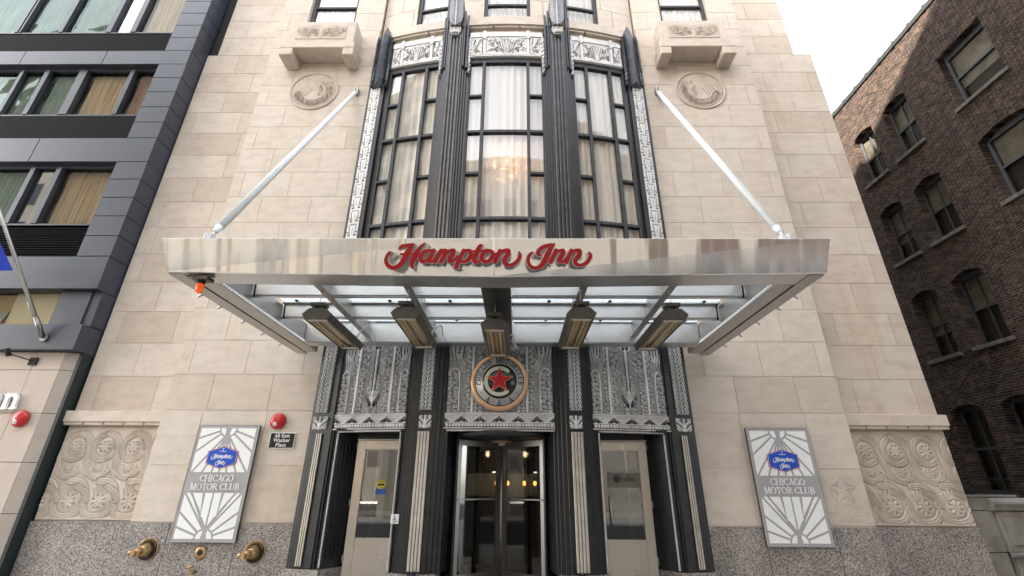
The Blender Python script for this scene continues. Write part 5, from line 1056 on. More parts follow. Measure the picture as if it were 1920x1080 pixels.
# red script sign on the fascia
rake = Matrix.Rotation(R(90) + math.atan2(0.17, 0.44), 4, 'X')
SG = empty('script_sign', (0, -4.42, 4.6), 'red two-word brush script sign with silver sides on the canopy fascia', 'sign')
kx, kz = 0.00731 / 4.8, 0.0064 / 4.8
def fasc(t): return (-4.30 - 0.17 * t, 4.43 + 0.47 * t)
def scriptword(parts, x0, x1, nm):
    w_, h_ = (x1 - x0) * kx, 300 * kz; cv = script_canvas(parts, x0, 385, kx, kz, w_, h_, 0.0042)
    ox = (720 - 931 + x0 / 4.8) * 0.00731; pz = (385 - 62) / (432 - 62); y, z = -4.30 - 0.17 * (1 - pz), 4.40 + 0.49 * (1 - pz)
    nrm = Vector((0, -math.cos(math.atan2(0.17, 0.44)), -math.sin(math.atan2(0.17, 0.44))))
    base = Vector((ox, y, z))
    c2 = cv.contours(0.006)
    a = plate(nm, cv.contours(-0.002), 0.012, M['red'], base + nrm * 0.146, SG, rake)
    p = plate('letter_edge', c2, 0.008, M['whiteedge'], base + nrm * 0.137, None, rake); p.parent = a
    p = plate('letter_return', cv.contours(0.004), 0.085, M['steel'], base + nrm * 0.090, None, rake); p.parent = a
for nm in ('letter_edge',): pass
wa = scriptword(SC_H, 40, 1270, 'first_word'); wb = scriptword(SC_I, 1290, 1880, 'second_word')
for o in SG.children:
    for q in o.children: q.matrix_parent_inverse = o.matrix_parent_inverse.copy() if False else Matrix.Identity(4)

# amber beacon below the left canopy corner
BE = empty('amber_beacon', (-4.08, -4.15, 4.46), 'small orange beacon lamp under the left front corner of the canopy', 'beacon')
g = MB(); g.box(-4.19, -3.97, -4.24, -4.08, 4.39, 4.44); g.box(-4.26, -3.90, -4.25, -4.20, 4.43, 4.448); setparent(g.build('mounting_plate', M['heater'], bevel=0.004), BE)
g = MB(); g.lathe([(0, 0.05), (0.035, 0.05), (0.05, 0.035)], (-4.09, -4.16, 4.39), (0, 0, -1), 16); setparent(g.build('base', M['flat']), BE)
g = MB(); g.lathe([(0, 0.05), (0.04, 0.052), (0.045, 0.045), (0.08, 0.047), (0.115, 0.044), (0.125, 0.03)], (-4.09, -4.16, 4.34), (0, 0, -1), 20); setparent(g.build('lens', M['orange']), BE)

# ================================================================== SUNBURST SIGN BOARDS
def sunburst(cx, side):
    w_, h_ = 1.25, 2.14; x0, z0 = cx - w_ / 2, 0.79
    t = empty('sunburst_sign', (cx, -0.04, z0), 'white sunburst sign board with blue hexagon on the wall %s of the entrance' % side, 'sign', 'sunburst sign boards beside the entrance')
    g_ = MB(); g_.box(x0, x0 + w_, -0.10, -0.045, z0, z0 + h_); setparent(g_.build('board', M['grey'], bevel=0.004), t)
    g_ = MB()
    for a, c, e, d_ in ((x0 - 0.005, x0, z0 - 0.005, z0 + h_ + 0.005), (x0 + w_, x0 + w_ + 0.005, z0 - 0.005, z0 + h_ + 0.005)): g_.box(a, c, -0.101, -0.045, e, d_)
    g_.box(x0, x0 + w_, -0.101, -0.045, z0 - 0.005, z0); g_.box(x0, x0 + w_, -0.101, -0.045, z0 + h_, z0 + h_ + 0.005); setparent(g_.build('edge_trim', M['heater']), t)
    cv = Canvas(w_, h_, 0.005); r = 0.019
    cv.D = np.minimum(cv.D, np.minimum(np.minimum(cv.X - 0.002, w_ - 0.002 - cv.X), np.minimum(cv.Y - 0.002, h_ - 0.002 - cv.Y)) * 1.0 - 0.055)
    cv.D = np.where((cv.X < 0.003) | (cv.X > w_ - 0.003) | (cv.Y < 0.003) | (cv.Y > h_ - 0.003), 0.02, cv.D)
    b0, b1 = 0.855, 1.235
    cv.D = np.minimum(cv.D, np.maximum(b0 - cv.Y, np.maximum(cv.Y - b1, 0.003 - np.minimum(cv.X, w_ - cv.X))))
    def ln(*p, r_=r): cv.stroke([(q[0], q[1], r_) for q in p], 0, hard=True, smooth=False)
    c = w_ / 2; top, bot = h_ - 0.06, 0.06
    for hub, sg, lim in ((top, -1, b1), (bot, 1, b0)):
        n_ = 12; cv.stroke([(c + 0.175 * math.cos(R(180 * k / n_)), hub + sg * 0.165 * math.sin(R(180 * k / n_)), 0.018) for k in range(n_ + 1)], 0, hard=True, smooth=False)
        cv.poly([(c - 0.03, hub), (c - 0.055, hub + sg * 0.20), (c + 0.055, hub + sg * 0.20), (c + 0.03, hub)])
        cv.stroke([(c, hub, 0.06), (c, hub + sg * 0.05, 0.05)], 0, hard=True, smooth=False)
        H_ = abs(lim - hub)
        for s in (-1, 1):
            def ray(a_u, a_v, e_u, e_v): ln((c + s * a_u, hub + sg * a_v), (c + s * e_u, hub + sg * e_v))
            ray(0.18, 0.06, 0.58, 0.20); ray(0.15, 0.12, 0.58, 0.46); ray(0.06, 0.18, 0.55 if sg < 0 else 0.56, H_)
            if sg < 0: ray(0.04, 0.2, 0.34, H_); ray(0.02, 0.2, 0.15, H_)
            else: ray(0.05, 0.2, 0.43, H_); cv.poly([(c + s * 0.165, hub + 0.42), (c + s * 0.155, hub + 0.50), (c + s * 0.16, hub + H_), (c + s * 0.215, hub + H_)]); ray(0.165, 0.42, 0.44, H_); ray(0.03, 0.2, 0.13, H_ * 0.45)
        ln((c, hub + sg * 0.1), (c, lim), r_=0.016)
    cv.D = 0.0 - cv.D; P = plate('white_cells', cv.contours(), 0.004, M['panelwhite'], (x0, -0.103, z0), t)
    words_plate('club_lettering', [('CHICAGO', 0.115, c, 0.20), ('MOTOR CLUB', 0.115, c, 0.045)], w_, 0.36, M['whiteedge'], (x0, -0.112, z0 + b0 + 0.01), 0.010, weight=1.15, parent=t, sx=1.02, track=0.03)
    # hexagon logo
    hx, hz, hwid, hh = c, 1.515, 0.31, 0.215
    def hexa(k): return [(hx - hwid * k, hz - hh * 0.55 * k), (hx, hz - hh * k), (hx + hwid * k, hz - hh * 0.55 * k), (hx + hwid * k, hz + hh * 0.55 * k), (hx, hz + hh * k), (hx - hwid * k, hz + hh * 0.55 * k)]
    def flat(nm, pts, y, m_, par):
        g2 = MB(); g2.prism([(x0 + p[0], z0 + p[1]) for p in pts], 'y', y, y + 0.006)
        o_ = g2.build(nm, m_); 
        if par is t: setparent(o_, t)
        else: o_.parent = par; o_.matrix_parent_inverse = par.matrix_parent_inverse.copy() if False else Matrix.Identity(4)
        return o_
    lg = flat('logo_plate', hexa(1.0), -0.114, M['redprint'], t); flat('logo_white', hexa(0.955), -0.120, M['whiteedge'], lg); flat('logo_blue', hexa(0.925), -0.126, M['blue'], lg)
    k1 = 0.44 / 1230
    cvl = Canvas(0.52, 0.18, 0.0022)
    for st in SC_H: cvl.stroke([((x - 40) * k1 + 0.005, (385 - y) * k1 * 1.15, (q + 2) * k1 * 1.1) for x, y, q in st], 0, hard=True)
    p = plate('logo_script', cvl.contours(), 0.003, M['whiteedge'], (x0 + hx - 0.225, -0.129, z0 + hz - 0.05)); p.parent = lg
    cvl = Canvas(0.28, 0.18, 0.0022)
    for st in SC_I: cvl.stroke([((x - 1290) * k1 + 0.005, (385 - y) * k1 * 1.15, (q + 2) * k1 * 1.1) for x, y, q in st], 0, hard=True)
    p = plate('logo_script', cvl.contours(), 0.003, M['whiteedge'], (x0 + hx - 0.11, -0.129, z0 + hz - 0.165)); p.parent = lg
    cvl = Canvas(0.2, 0.09, 0.0025); cvl.stroke([(0.10, 0.012, 0.004), (0.10, 0.08, 0.004)], 0, hard=True, smooth=False); cvl.stroke([(0.08, 0.065, 0.003), (0.12, 0.065, 0.003)], 0, hard=True, smooth=False)
    cvl.stroke([(0.03, 0.03, 0.003), (0.06, 0.015, 0.005), (0.10, 0.022, 0.004), (0.14, 0.015, 0.005), (0.17, 0.03, 0.003)], 0, hard=True)
    p = plate('logo_ornament', cvl.contours(), 0.003, M['whiteedge'], (x0 + hx - 0.1, -0.129, z0 + hz + 0.095)); p.parent = lg
sunburst(-5.645, 'left'); sunburst(5.645, 'right')

# ================================================================== SMALL THINGS ON THE WALL
t = empty('address_plaque', (-4.54, -0.02, 2.49), 'small black address plaque with white border under the red bell', 'plaque')
g = MB(); g.box(-4.80, -4.275, -0.03, -0.001, 2.485, 2.80); setparent(g.build('border', M['whiteedge'], bevel=0.004), t)
g = MB(); g.box(-4.785, -4.29, -0.034, -0.03, 2.50, 2.785); setparent(g.build('face', M['black']), t)
for s_, zz in (('68 East', 2.735), ('Wacker', 2.645), ('Place', 2.555)): text('lettering', s_, 0.105, M['whiteedge'], (-4.54, -0.036, zz), t, 0.003, off=0.001)
def bell(x, y, z, r, label):
    t_ = empty('alarm_bell', (x, y, z), label, 'bell', 'red alarm bells')
    g_ = MB(); g_.lathe([(0.0, r * 0.5), (0.03, r * 0.55), (0.035, r), (0.06, r * 0.98), (0.09, r * 0.82), (0.11, r * 0.5), (0.118, 0.03)], (x, y, z), (0, -1, 0), 32); setparent(g_.build('gong', M['redbell']), t_)
    g_ = MB(); g_.lathe([(0, r * 0.27), (0.02, r * 0.25), (0.03, r * 0.12)], (x - r * 0.12, y - 0.10, z - r * 0.42), (0, -1, -0.25), 16); setparent(g_.build('boss', M['whiteedge']), t_)
    g_ = MB(); g_.lathe([(0, r * 0.08), (0.01, r * 0.06)], (x - r * 0.12, y - 0.13, z - r * 0.43), (0, -1, 0), 10); setparent(g_.build('screw', M['darksteel']), t_)
bell(-4.69, 0.0, 3.03, 0.165, 'round red alarm bell above the black address plaque'); bell(-10.06, -0.1, 3.04, 0.175, 'round red alarm bell on the grey building, below white letters')
def siamese(x, z, label):
    t_ = empty('hose_connection', (x, -0.04, z), label, 'hose connection', 'brass hose connections in the granite')
    g_ = MB(); g_.lathe([(0, 0.20), (0.018, 0.20), (0.022, 0.19)], (x, -0.036, z), (0, -1, 0), 40); setparent(g_.build('wall_plate', M['brass']), t_)
    g_ = MB(); g_.lathe([(0, 0.182), (0.003, 0.182), (0.003, 0.125), (0, 0.125)], (x, -0.0585, z), (0, -1, 0), 40, closed=False); p_ = g_.build('dark_ring', M['flat']); setparent(p_, t_)
    g_ = MB()
    for k in range(22):
        a = R(20 + 6.6 * k + 10); a2 = R(20 + k * 7)
        cxx, czz = x + 0.155 * math.cos(a2), z + 0.155 * math.sin(a2); g_.tube((cxx - 0.016 * math.cos(a2), -0.064, czz - 0.016 * math.sin(a2)), (cxx + 0.016 * math.cos(a2), -0.064, czz + 0.016 * math.sin(a2)), 0.0045, n=5)
    setparent(g_.build('raised_marks', M['brass']), t_)
    g_ = MB(); g_.lathe([(0, 0.12), (0.05, 0.115), (0.11, 0.095), (0.16, 0.075)], (x, -0.06, z), (-0.1, -1, -0.1), 28)
    g_.tube((x - 0.02, -0.16, z - 0.01), (x - 0.07, -0.29, z - 0.04), 0.078, 0.068, 20); g_.tube((x - 0.07, -0.29, z - 0.04), (x - 0.08, -0.32, z - 0.045), 0.058, 0.05, 20); g_.tube((x - 0.04, -0.20, z - 0.02), (x - 0.16, -0.23, z - 0.03), 0.035, 0.03, 12); g_.tube((x - 0.14, -0.225, z - 0.03), (x - 0.20, -0.24, z - 0.035), 0.045, 0.04, 14); setparent(g_.build('outlet_body', M['brass']), t_)
siamese(-6.68, 0.66, 'brass hose connection in the granite at the lower left of the left sign'); siamese(-4.63, 0.63, 'brass hose connection in the granite between left sign and black frame')
t = empty('brass_outlet', (-5.66, -0.04, 0.61), 'small round brass outlet with dark hole in the granite under the left sign', 'outlet')
g = MB(); g.lathe([(0, 0.115), (0.02, 0.11), (0.03, 0.07), (0.03, 0.045), (0.012, 0.04)], (-5.66, -0.036, 0.61), (0, -1, 0), 28); setparent(g.build('flange', M['brass']), t)
g = MB(); g.lathe([(0, 0.042), (0.034, 0.040)], (-5.66, -0.045, 0.61), (0, -1, 0), 20); setparent(g.build('dark_socket', M['flat']), t)
t = empty('hose_tap', (-5.68, -0.04, 0.30), 'little brass tap just below the small round brass outlet', 'tap')
g = MB(); g.tube((-5.68, -0.03, 0.30), (-5.68, -0.20, 0.31), 0.035, 0.03, 12); g.tube((-5.68, -0.16, 0.31), (-5.68, -0.24, 0.38), 0.022, n=10); setparent(g.build('spout', M['brass']), t)
g = MB(); g.tube((-5.75, -0.22, 0.38), (-5.60, -0.26, 0.42), 0.022, n=8); setparent(g.build('handle', M['brass']), t)
t = empty('door_opener_button', (-1.90, by(1.90, 0.04), 1.16), 'square steel wheelchair push button on the black pier by the left door', 'button')
yb_ = by(1.9, 0.0); g = MB(); g.box(-1.985, -1.835, yb_ - 0.05, yb_ - 0.002, 1.155, 1.315); setparent(g.build('plate', M['whiteedge'], bevel=0.008), t)
cvw = Canvas(0.15, 0.16, 0.0016)
for st in ([(0.068, 0.128, 0.008), (0.069, 0.128, 0.008)], [(0.068, 0.112, 0.004), (0.070, 0.075, 0.004), (0.095, 0.073, 0.004), (0.106, 0.045, 0.004)], [(0.069, 0.098, 0.003), (0.09, 0.096, 0.003)]): cvw.stroke(st, 0, hard=True, smooth=False)
cvw.stroke([(0.072 + 0.028 * math.cos(R(a)), 0.058 + 0.028 * math.sin(R(a)), 0.0035) for a in range(120, 350, 15)], 0, hard=True, smooth=False)
plate('symbol', cvw.contours(), 0.003, M['black'], (-1.985, yb_ - 0.0525, 1.155), t)
for x, nm in ((-1.455, 'left'), (1.42, 'right')):
    t = empty('bollard', (x, -0.98, 0), 'squat black domed bollard, its top just in view %s of the revolving door' % nm, 'bollard', 'black domed bollards'); g = MB(); g.lathe([(0, 0.10), (0.30, 0.10), (0.36, 0.098), (0.42, 0.075), (0.45, 0.03)], (x, -0.98, 0), (0, 0, 1), 24); setparent(g.build('post', M['black']), t)
    g = MB(); g.lathe([(0, 0.14), (0.03, 0.14), (0.04, 0.11)], (x, -0.98, 0.0), (0, 0, 1), 24); setparent(g.build('foot', M['black']), t)

# ================================================================== GREY BUILDING (left)
GB = empty('grey_panel_building', (-13, 3, 0), 'modern graphite panel building with ribbon windows on a pale stone base, left of the hotel', 'building')
XE = -9.375; XL = -19.0
box('dark_core', XL, -9.42, 0.35, 12, 0, 17.5, M['flat'], GB)
pn = MB(); jz = [4.49, 5.06]
colz = [(5.08, 5.93)] + [(a, c) for a, c in ((6.78, 7.34), (7.34, 7.90), (7.90, 8.45), (8.45, 9.01), (9.01, 9.57), (10.36, 10.91), (10.91, 11.46), (11.46, 12.02), (12.02, 12.57), (12.57, 13.11), (13.66, 14.22), (14.22, 14.76), (14.76, 15.30), (15.30, 15.85), (15.85, 16.4), (16.4, 16.95), (16.95, 17.5))]
for a, c in colz[1:]:
    pn.box(-10.19, XE, -0.30, 0.30, a + 0.008, c - 0.008)
pn.box(-9.60, XE, -0.12, 0.30, 5.09, 5.93)
for (z0, z1), js in (((4.49, 5.07), [-19, -14, XE]), ((5.94, 6.77), [-19, -13.2, XE]), ((9.575, 10.352), [-19, -15.0, -12.55, XE]), ((13.115, 13.655), [-19, -14.35, -11.9, XE])):
    for a, c in zip(js[:-1], js[1:]): pn.box(a + 0.008, c - 0.008, -0.30, 0.30, z0, z1)
pn.build('graphite_panel', M['greypanel'], GB, bevel=0.004)
box('joint_backing', -10.17, XE - 0.012, -0.28, 0.30, 5.95, 17.5, M['flat'], GB)
for z0, z1, y0 in ((6.78, 7.66, -0.16), (10.36, 11.27, -0.16), (13.66, 14.55, -0.16)):
    lv = MB(); lv.box(XL, -10.19, -0.06, 0.2, z0, z1); k = 0
    n = int((z1 - z0) / 0.06) if z0 < 9 else 0
    if not n: lv.box(XL, -10.192, y0, -0.061, z0 + 0.01, z1 - 0.01)
    for q in range(n): z = z0 + (z1 - z0) * q / n; lv.box(XL, -10.192, y0, -0.06, z + 0.01, z + 0.035)
    lv.build('louvre_band', M['louvre'], GB)
def gwin(z0, z1, panes, yg=-0.06):
    """panes: (x0, x1, curtain material or None, glass)"""
    fr = MB(); fr.box(XL, -10.19, -0.15, 0.0, z0, z0 + 0.05); fr.box(XL, -10.19, -0.12, 0.0, z1 - 0.03, z1 + 0.08)
    for i, (x0, x1, cm, gm) in enumerate(panes):
        nx_ = panes[i + 1][0] if i + 1 < len(panes) else -10.19
        fr.box(x1, nx_, -0.17, 0.0, z0 + 0.05, z1 - 0.03)
    o = fr.build('ribbon_window', M['greyframe'], GB, bevel=0.004)
    for x0, x1, cm, gm in panes:
        g_ = MB(); g_.box(x0, x1, yg - 0.006, yg, z0 + 0.05, z1 - 0.03); g_.build('pane', gm).parent = o
        g_ = MB(); g_.box(x0, x1, 0.30, 0.33, z0, z1); g_.build('dark_backing', M['darkroom']).parent = o
cn_ = 0
def gcurt(x0, x1, z0, z1, m_, lab):
    folds('curtain', x0, x1, z0, z1, lambda x: 0.10, 0.03, 0.11, m_, lab, seed=int(z0 * 7 + x0))
gwin(14.60, 17.5, [(XL, -15.3, None, M['skyglass']), (-15.2, -13.95, None, M['blueglass']) if False else (-15.2, -15.15, None, M['blueglass']), (-15.10, -13.92, None, M['skyglass']), (-13.80, -12.45, None, M['skyglass']), (-12.28, -11.68, None, M['darkglass']), (-11.51, -10.22, None, M['clearpane'])])
gcurt(-11.50, -10.22, 14.6, 17.5, M['yellowcloth'], 'ochre curtain in the topmost grey-building window, beside the corner panels')
gcurt(-13.80, -12.45, 14.6, 17.5, M['paledrape'], 'pale green drape in the topmost grey-building window row')
gwin(11.28, 13.06, [(XL, -14.35, None, M['skyglass']), (-14.25, -13.62, None, M['skyglass']), (-13.48, -12.57, None, M['blueglass']) if False else (-13.48, -12.60, None, M['skyglass']), (-12.36, -11.08, None, M['clearpane']), (-10.95, -10.22, None, M['clearpane'])])
gcurt(-12.34, -11.08, 11.28, 13.06, M['yellowcloth'], 'wide ochre curtain in the middle window row of the grey building')
gcurt(-10.95, -10.22, 11.28, 13.06, M['rustcloth'], 'narrow rust coloured curtain beside the ochre one, next to corner panels')
gcurt(-13.48, -12.60, 11.28, 13.06, M['paledrape'], 'narrow pale green drape in the middle window row of grey building')
gwin(7.72, 9.52, [(XL, -12.55, None, M['skyglass']), (-12.42, -11.86, None, M['darkglass']), (-11.72, -10.22, None, M['clearpane'])])
gcurt(-11.72, -10.22, 7.72, 9.52, M['yellowcloth'], 'ochre curtain in the lowest ribbon window of the grey building')
gcurt(-17.2, -13.92, 14.6, 17.5, M['paledrape'], 'pale green drape at far left of the topmost grey-building window row')
gcurt(-18.5, -13.62, 11.28, 13.06, M['paledrape'], 'pale green drape at far left of the middle window row')
gcurt(-19, -12.55, 7.72, 9.52, M['paledrape'], 'pale green drape at the far left of the lowest ribbon window')
gw = MB(); gw.box(XL, -10.33, -0.055, -0.05, 5.10, 5.92); o = gw.build('shop_window', M['clearpane'], GB)
gw = MB(); gw.box(XL, -11.5, 0.10, 0.15, 5.08, 5.93); gw.build('tan_backing', mat('tan_board', (0.55, 0.40, 0.21), 0.8)).parent = o
gw = MB(); gw.box(-11.5, -10.33, 0.0, 0.02, 5.08, 5.93); gw.build('cream_board', mat('cream_board', (0.80, 0.76, 0.54), 0.7)).parent = o
gw = MB(); gw.box(-10.33, -9.60, -0.15, 0.1, 5.08, 5.93); gw.build('window_post', M['greyframe']).parent = o
gw = MB(); gw.prism([(-12.6, 5.08), (-11.75, 5.5), (-11.6, 5.5), (-11.75, 5.08)], 'y', 0.07, 0.09); gw.build('poster', mat('pale_poster', (0.45, 0.46, 0.46), 0.7)).parent = o
gw = MB(); gw.prism(starpts(-12.0, 5.2, 0.09, 0.04), 'y', 0.055, 0.065); gw.build('poster_star', mat('poster_star', (0.5, 0.14, 0.05), 0.7)).parent = o
pb = MB(); zb = [0.0, 1.25, 2.19, 3.16, 4.08, 4.48]
for i in range(5):
    js = [-19, -16.2, -13.6, -11.45 if i % 2 else -12.3, -10.33, -9.70]
    for a, c in zip(js[:-1], js[1:]): pb.box(a + 0.005, c - 0.005, -0.10, 0.0, zb[i] + 0.006, zb[i + 1] - 0.006)
pb.build('stone_cladding', M['pinkstone'], GB)
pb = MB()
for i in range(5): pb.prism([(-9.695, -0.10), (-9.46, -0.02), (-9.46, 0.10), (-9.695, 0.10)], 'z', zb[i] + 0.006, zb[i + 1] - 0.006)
pb.build('corner_return', M['shade_stone'], GB)  # darker copy of the cladding stone, shade of the return put into its colour
box('stone_backing', XL, -9.50, 0.001, 0.34, 0, 4.485, M['flat'], GB)
box('gap_strip', -9.455, -9.385, -0.02, 0.33, 0, 4.485, mat('dark_green_strip', (0.012, 0.022, 0.024), 0.5), GB)
box('upper_gap_wall', -9.37, -9.06, 0.32, 2.0, 14.12, 17.5, M['flat'], GB)
# things on the grey building
t = empty('wall_letters', (-10.5, -0.1, 3.23), 'large white raised letters at the left edge above the red bell', 'lettering')
for x in (-10.595, -10.985):
    cv = Canvas(0.42, 0.40, 0.004); st, _ = word_strokes('n', 0.40, 0.03, 0.02, 0, 1.05, 1.0)
    for g_ in st: cv.stroke(g_, 0, hard=True, smooth=False)
    plate('letter', cv.contours(), 0.06, M['white'], (x, -0.15, 3.22), t)
t = empty('wall_camera', (-10.33, -0.1, 4.26), 'small black camera on a thin arm on the stone below the flagpole', 'camera')
g = MB(); g.box(-10.42, -10.24, -0.14, -0.102, 4.18, 4.35); setparent(g.build('base', M['flat'], bevel=0.006), t)
g = MB(); g.tube((-10.33, -0.12, 4.27), (-10.62, -0.42, 4.36), 0.012, n=8); setparent(g.build('arm', M['flat']), t)
g = MB(); g.tube((-10.62, -0.40, 4.33), (-10.66, -0.46, 4.46), 0.045, n=12); g.tube((-10.615, -0.39, 4.31), (-10.62, -0.40, 4.33), 0.05, n=12); setparent(g.build('housing', M['flat']), t)
t = empty('flagpole', (-10.12, -0.30, 4.76), 'slanted steel flagpole projecting from the grey building', 'flagpole')
p0 = Vector((-10.12, -0.34, 4.76)); p1 = Vector((-10.97, -1.5, 7.20)); d = (p1 - p0).normalized(); pe = p0 + d * 4.2
g = MB(); g.tube(p0 + d * 0.42, pe, 0.036, 0.03, 14); setparent(g.build('pole', M['dullsteel']), t)
g = MB(); g.tube(p0, p0 + d * 0.46, 0.05, n=14); g.lathe([(0, 0.085), (0.04, 0.08)], (-10.10, -0.302, 4.74), (0, -1, 0), 16); setparent(g.build('socket', M['darksteel']), t)
g = MB(); g.tube(p0 + d * 0.2 + Vector((-0.07, 0, 0)), pe + Vector((-0.03, 0, 0)), 0.006, n=5); g.tube(p0 + d * 0.55 + Vector((-0.09, 0, 0.0)), p0 + d * 0.80 + Vector((-0.06, 0, 0)), 0.016, n=6); setparent(g.build('halyard', M['whiteedge']), t)
fl_ = MB(); v = []; fs = []
for i in range(9):
    for j in range(7):
        q = p0 + d * (1.62 + 0.28 * j); u = i / 8.0; v.append((q.x - 0.07 - 0.95 * u, q.y - 0.10 * math.sin(u * 7 + j * 0.5) - 0.1 * u, q.z - 0.34 * u - 0.10))
for i in range(8):
    for j in range(6): a = i * 7 + j; fs.append((a, a + 1, a + 8, a + 7))
fl_.add(v, fs, 1, True); tag(fl_.build('flag', M['flagblue']), 'blue flag edge hanging from the slanted pole at the left', 'flag')

# ================================================================== BRICK BUILDING (right)
BB = empty('brick_building', (14, 3, 0), 'old dark brown brick building with arched sash windows right of the hotel', 'building')
XB = 12.8
wins = []
for z0, z1, arch in ((1.72, 3.85, .14), (5.36, 7.28, .14), (8.57, 10.42, .14), (11.68, 13.58, .14)):
    for y0, y1 in ((2.77, 3.70), (1.28, 2.23), (4.7, 5.6)): wins.append((y0, y1, z0, z1, arch, False))
    wins.append((-1.33, 0.02, z0, z1, 0.0 if z0 > 11 else 0.13, True))
def winloop(y0, y1, z0, z1, arch, n=10):
    pts = [(y0, z0), (y1, z0)]
    for k in range(n + 1): t_ = k / n; y = y1 + (y0 - y1) * t_; pts.append((y, z1 + arch * (1 - (2 * t_ - 1) ** 2)))
    return pts
loops = [[(-3.4, 0.0), (9.0, 0.0), (9.0, 15.25), (-3.4, 15.25)]] + [winloop(*w_[:5]) for w_ in wins]
rotB = Matrix(((0, 0, 1, 0), (1, 0, 0, 0), (0, 1, 0, 0), (0, 0, 0, 1)))
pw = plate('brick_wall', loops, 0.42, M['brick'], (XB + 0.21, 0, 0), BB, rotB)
ar = MB(); n_ = 0
for (y0, y1, z0, z1, arch, big) in wins:   # rowlock arches and window reveals stand a few mm proud
    if arch == 0: continue
ar = None
cp_ = MB(); cp_.box(XB - 0.05, XB + 0.45, -3.42, 9.0, 15.26, 15.42)
rg = random.Random(4); y = -3.4
while y < 9: cp_.box(XB - 0.065, XB + 0.46, y, y + 0.09, 15.25, 15.45); y += 0.62 + rg.uniform(-0.03, 0.03)
cp_.build('coping', M['flat'], BB)
box('brick_body', XB + 0.43, 24, -3.4, 12, 0, 15.2, M['darkroom'], BB); 
for i, (y0, y1, z0, z1, arch, big) in enumerate(wins):
    f = MB(); xw = XB + 0.26; e = 0.055 if not big else 0.075; zt = z1 + arch; zm = (z0 + z1) / 2 + 0.05
    f.box(xw - 0.03, xw + 0.05, y0 - 0.01, y0 + e, z0, zt); f.box(xw - 0.03, xw + 0.05, y1 - e, y1 + 0.01, z0, zt); f.box(xw - 0.025, xw + 0.05, y0 + e, y1 - e, zm - 0.03, zm + 0.03); f.box(xw - 0.03, xw + 0.05, y0 + e, y1 - e, z0, z0 + 0.06); f.box(xw - 0.03, xw + 0.05, y0 + e, y1 - e, zt - 0.16, zt)
    if not big: ym = (y0 + y1) / 2; f.box(xw - 0.015, xw + 0.03, ym - 0.017, ym + 0.017, z0 + 0.06, zt - 0.16)
    o = f.build('window', M['oldframe'], BB)
    g = MB(); g.box(xw + 0.012, xw + 0.018, y0 + e, y1 - e, z0 + 0.06, zm - 0.03); g.box(xw + 0.0, xw + 0.006, y0 + e, y1 - e, zm + 0.03, zt - 0.16); g.build('pane', M['clearpane']).parent = o
    rgk = random.Random(i); hb = z0 + (zt - z0) * rgk.choice([0.15, 0.35, 0.5, 0.5])
    g = MB(); g.box(xw + 0.10, xw + 0.11, y0 + e, y1 - e, z0 + 0.05, zt); g.build('dark_backing', M['darkroom']).parent = o
    if z0 > 3 or big: g = MB(); g.box(xw + 0.06, xw + 0.07, y0 + e, y1 - e, hb, zt); g.build('blind', M['oldblind']).parent = o
    g = MB(); g.box(XB - 0.09, XB + 0.24, y0 - 0.09, y1 + 0.09, z0 - 0.11, z0 - 0.001); g.build('sill', M['sill'], bevel=0.01).parent = o
t = MB(); P = [Vector((12.6, 2.33, 4.88)), Vector((12.55, 3.0, 4.3)), Vector((12.6, 3.88, 3.03)), Vector((12.76, 3.9, 2.9))]
for k in range(3): t.tube(P[k], P[k + 1], 0.014, n=6)
t.tube((12.8, 2.33, 4.88), (12.6, 2.33, 4.88), 0.03, n=8); tag(t.build('slack_cable', M['flat']), 'slack grey cable hanging down the brick wall by the lower windows', 'cable')
SP = empty('stone_parapet', (11, 0.5, 0), 'low weathered grey stone wall with cornice closing the alley beside the hotel', 'wall')
sp = MB(); sp.box(9.44, 9.92, 0.42, 1.0, 0.0, 0.66); sp.box(9.44, 9.92, 0.42, 1.0, 0.672, 1.40); sp.box(9.44, 9.92, 0.42, 1.0, 1.41, 1.66); sp.box(9.92, 12.79, 0.36, 1.0, 0.68, 1.40); sp.box(9.96, 12.79, 0.33, 1.0, 0.0, 0.60)
for k in range(4): sp.box(10.02 + k * 0.7, 10.6 + k * 0.7, 0.33, 0.36, 0.80, 1.30)
setparent(sp.build('wall', M['greystone'], bevel=0.012), SP)
sp = MB(); P = [(0.40, 1.40), (0.32, 1.42), (0.28, 1.50), (0.24, 1.53), (0.24, 1.58), (0.29, 1.60), (0.36, 1.645), (1.0, 1.645), (1.0, 1.40)]; sp.prism(P, 'x', 9.86, 12.79); P = [(0.36, 0.60), (0.24, 0.61), (0.22, 0.66), (0.30, 0.678), (0.36, 0.68)]; sp.prism(P, 'x', 9.90, 12.79)
setparent(sp.build('cornice', M['greystone'], bevel=0.006), SP)
sp = MB(); sp.box(9.44, 10.5, 0.40, 0.9, 1.661, 1.70); setparent(sp.build('capstone', M['greystone'], bevel=0.006), SP)
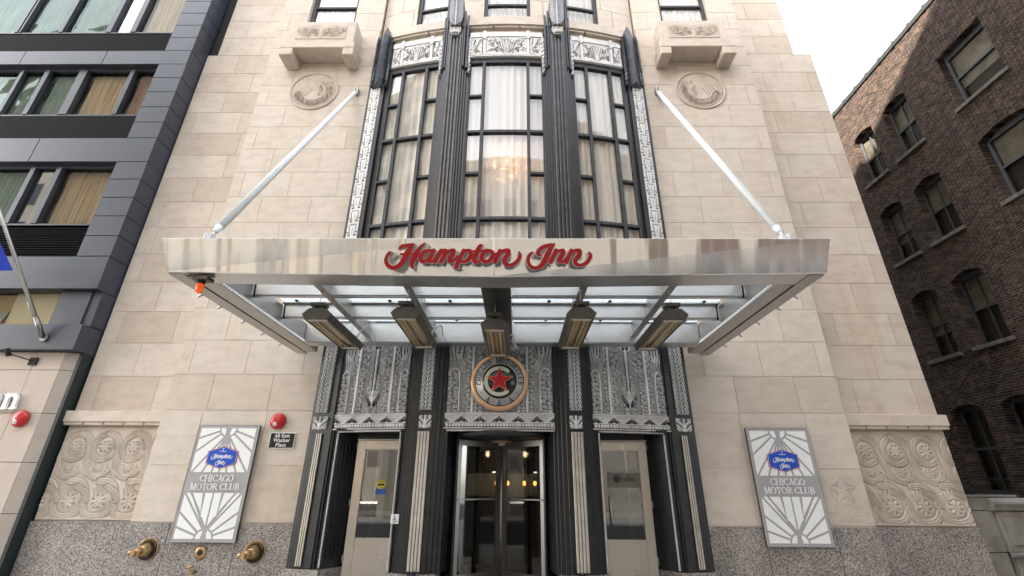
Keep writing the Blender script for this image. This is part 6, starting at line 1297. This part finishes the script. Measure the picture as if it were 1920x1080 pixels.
gt = empty('alley_gate', (11, 0.95, 1.66), 'black metal gate rail on top of the low grey stone wall', 'gate'); g = MB(); g.box(9.5, 12.78, 0.95, 1.0, 1.72, 1.80); g.box(9.5, 12.78, 0.96, 0.99, 2.0, 2.02); 
setparent(g.build('rail', M['flat']), gt)

# ================================================================== BUILDINGS ACROSS THE STREET (out of view, shaped for sun and shade, seen in the steel and the glass)
def block(name, x0, x1, y0, y1, h, m_, label, bw=2.4, fh=3.7, ww=1.3, wh=2.1):
    t_ = empty(name, ((x0 + x1) / 2, y0, 0), label, 'building'); g_ = MB(); g_.box(x0, x1, y0, y1, 0.0, h); setparent(g_.build('wall', m_), t_)
    g_ = MB(); nb = int((x1 - x0) / bw); gl_ = MB()
    for i in range(nb + 1): x = x0 + (x1 - x0) * i / nb; g_.box(max(x0, x - (bw - ww) / 2 * 0.5), min(x1, x + (bw - ww) / 2 * 0.5), y1, y1 + 0.35, 0, h - 1)
    z = 4.5
    while z + wh < h - 1:
        for i in range(nb): xc = x0 + (x1 - x0) * (i + 0.5) / nb; gl_.box(xc - ww / 2, xc + ww / 2, y1, y1 + 0.03, z, z + wh)
        z += fh
    g_.box(x0, x1, y1, y1 + 0.6, h - 1, h); setparent(g_.build('piers', m_), t_); o_ = gl_.build('windows', M['oppglass']); setparent(o_, t_); o_['kind'] = 'stuff'
block('office_block', -46, -14.8, -30, -22.0, 42, M['opp1'], 'tall pale stone office block across the street, seen only in reflections, sized to shade the hotel front')  # unseen; placed and sized to keep the sun off the hotel front
block('corner_block', -8.4, 9.0, -34, -22.0, 26.6, M['opp1'], 'lower pale stone block across the street, seen only in reflections, roof shaped to let the sun pass', 3.2, 4.0, 1.7, 2.4)
block('brick_block', 9.1, 38, -34, -22.3, 33, M['opp2'], 'brown block across the street at the right, seen only in reflections, height shaped to cut sky light')

block('far_block', -40, 6, -75, -60.0, 33, M['opp3'], 'distant grey block added to close the bright sky gap in reflections', 3.0, 3.8, 1.8, 2.2)  # unseen; added so no bright sky shows between the nearer blocks in reflections
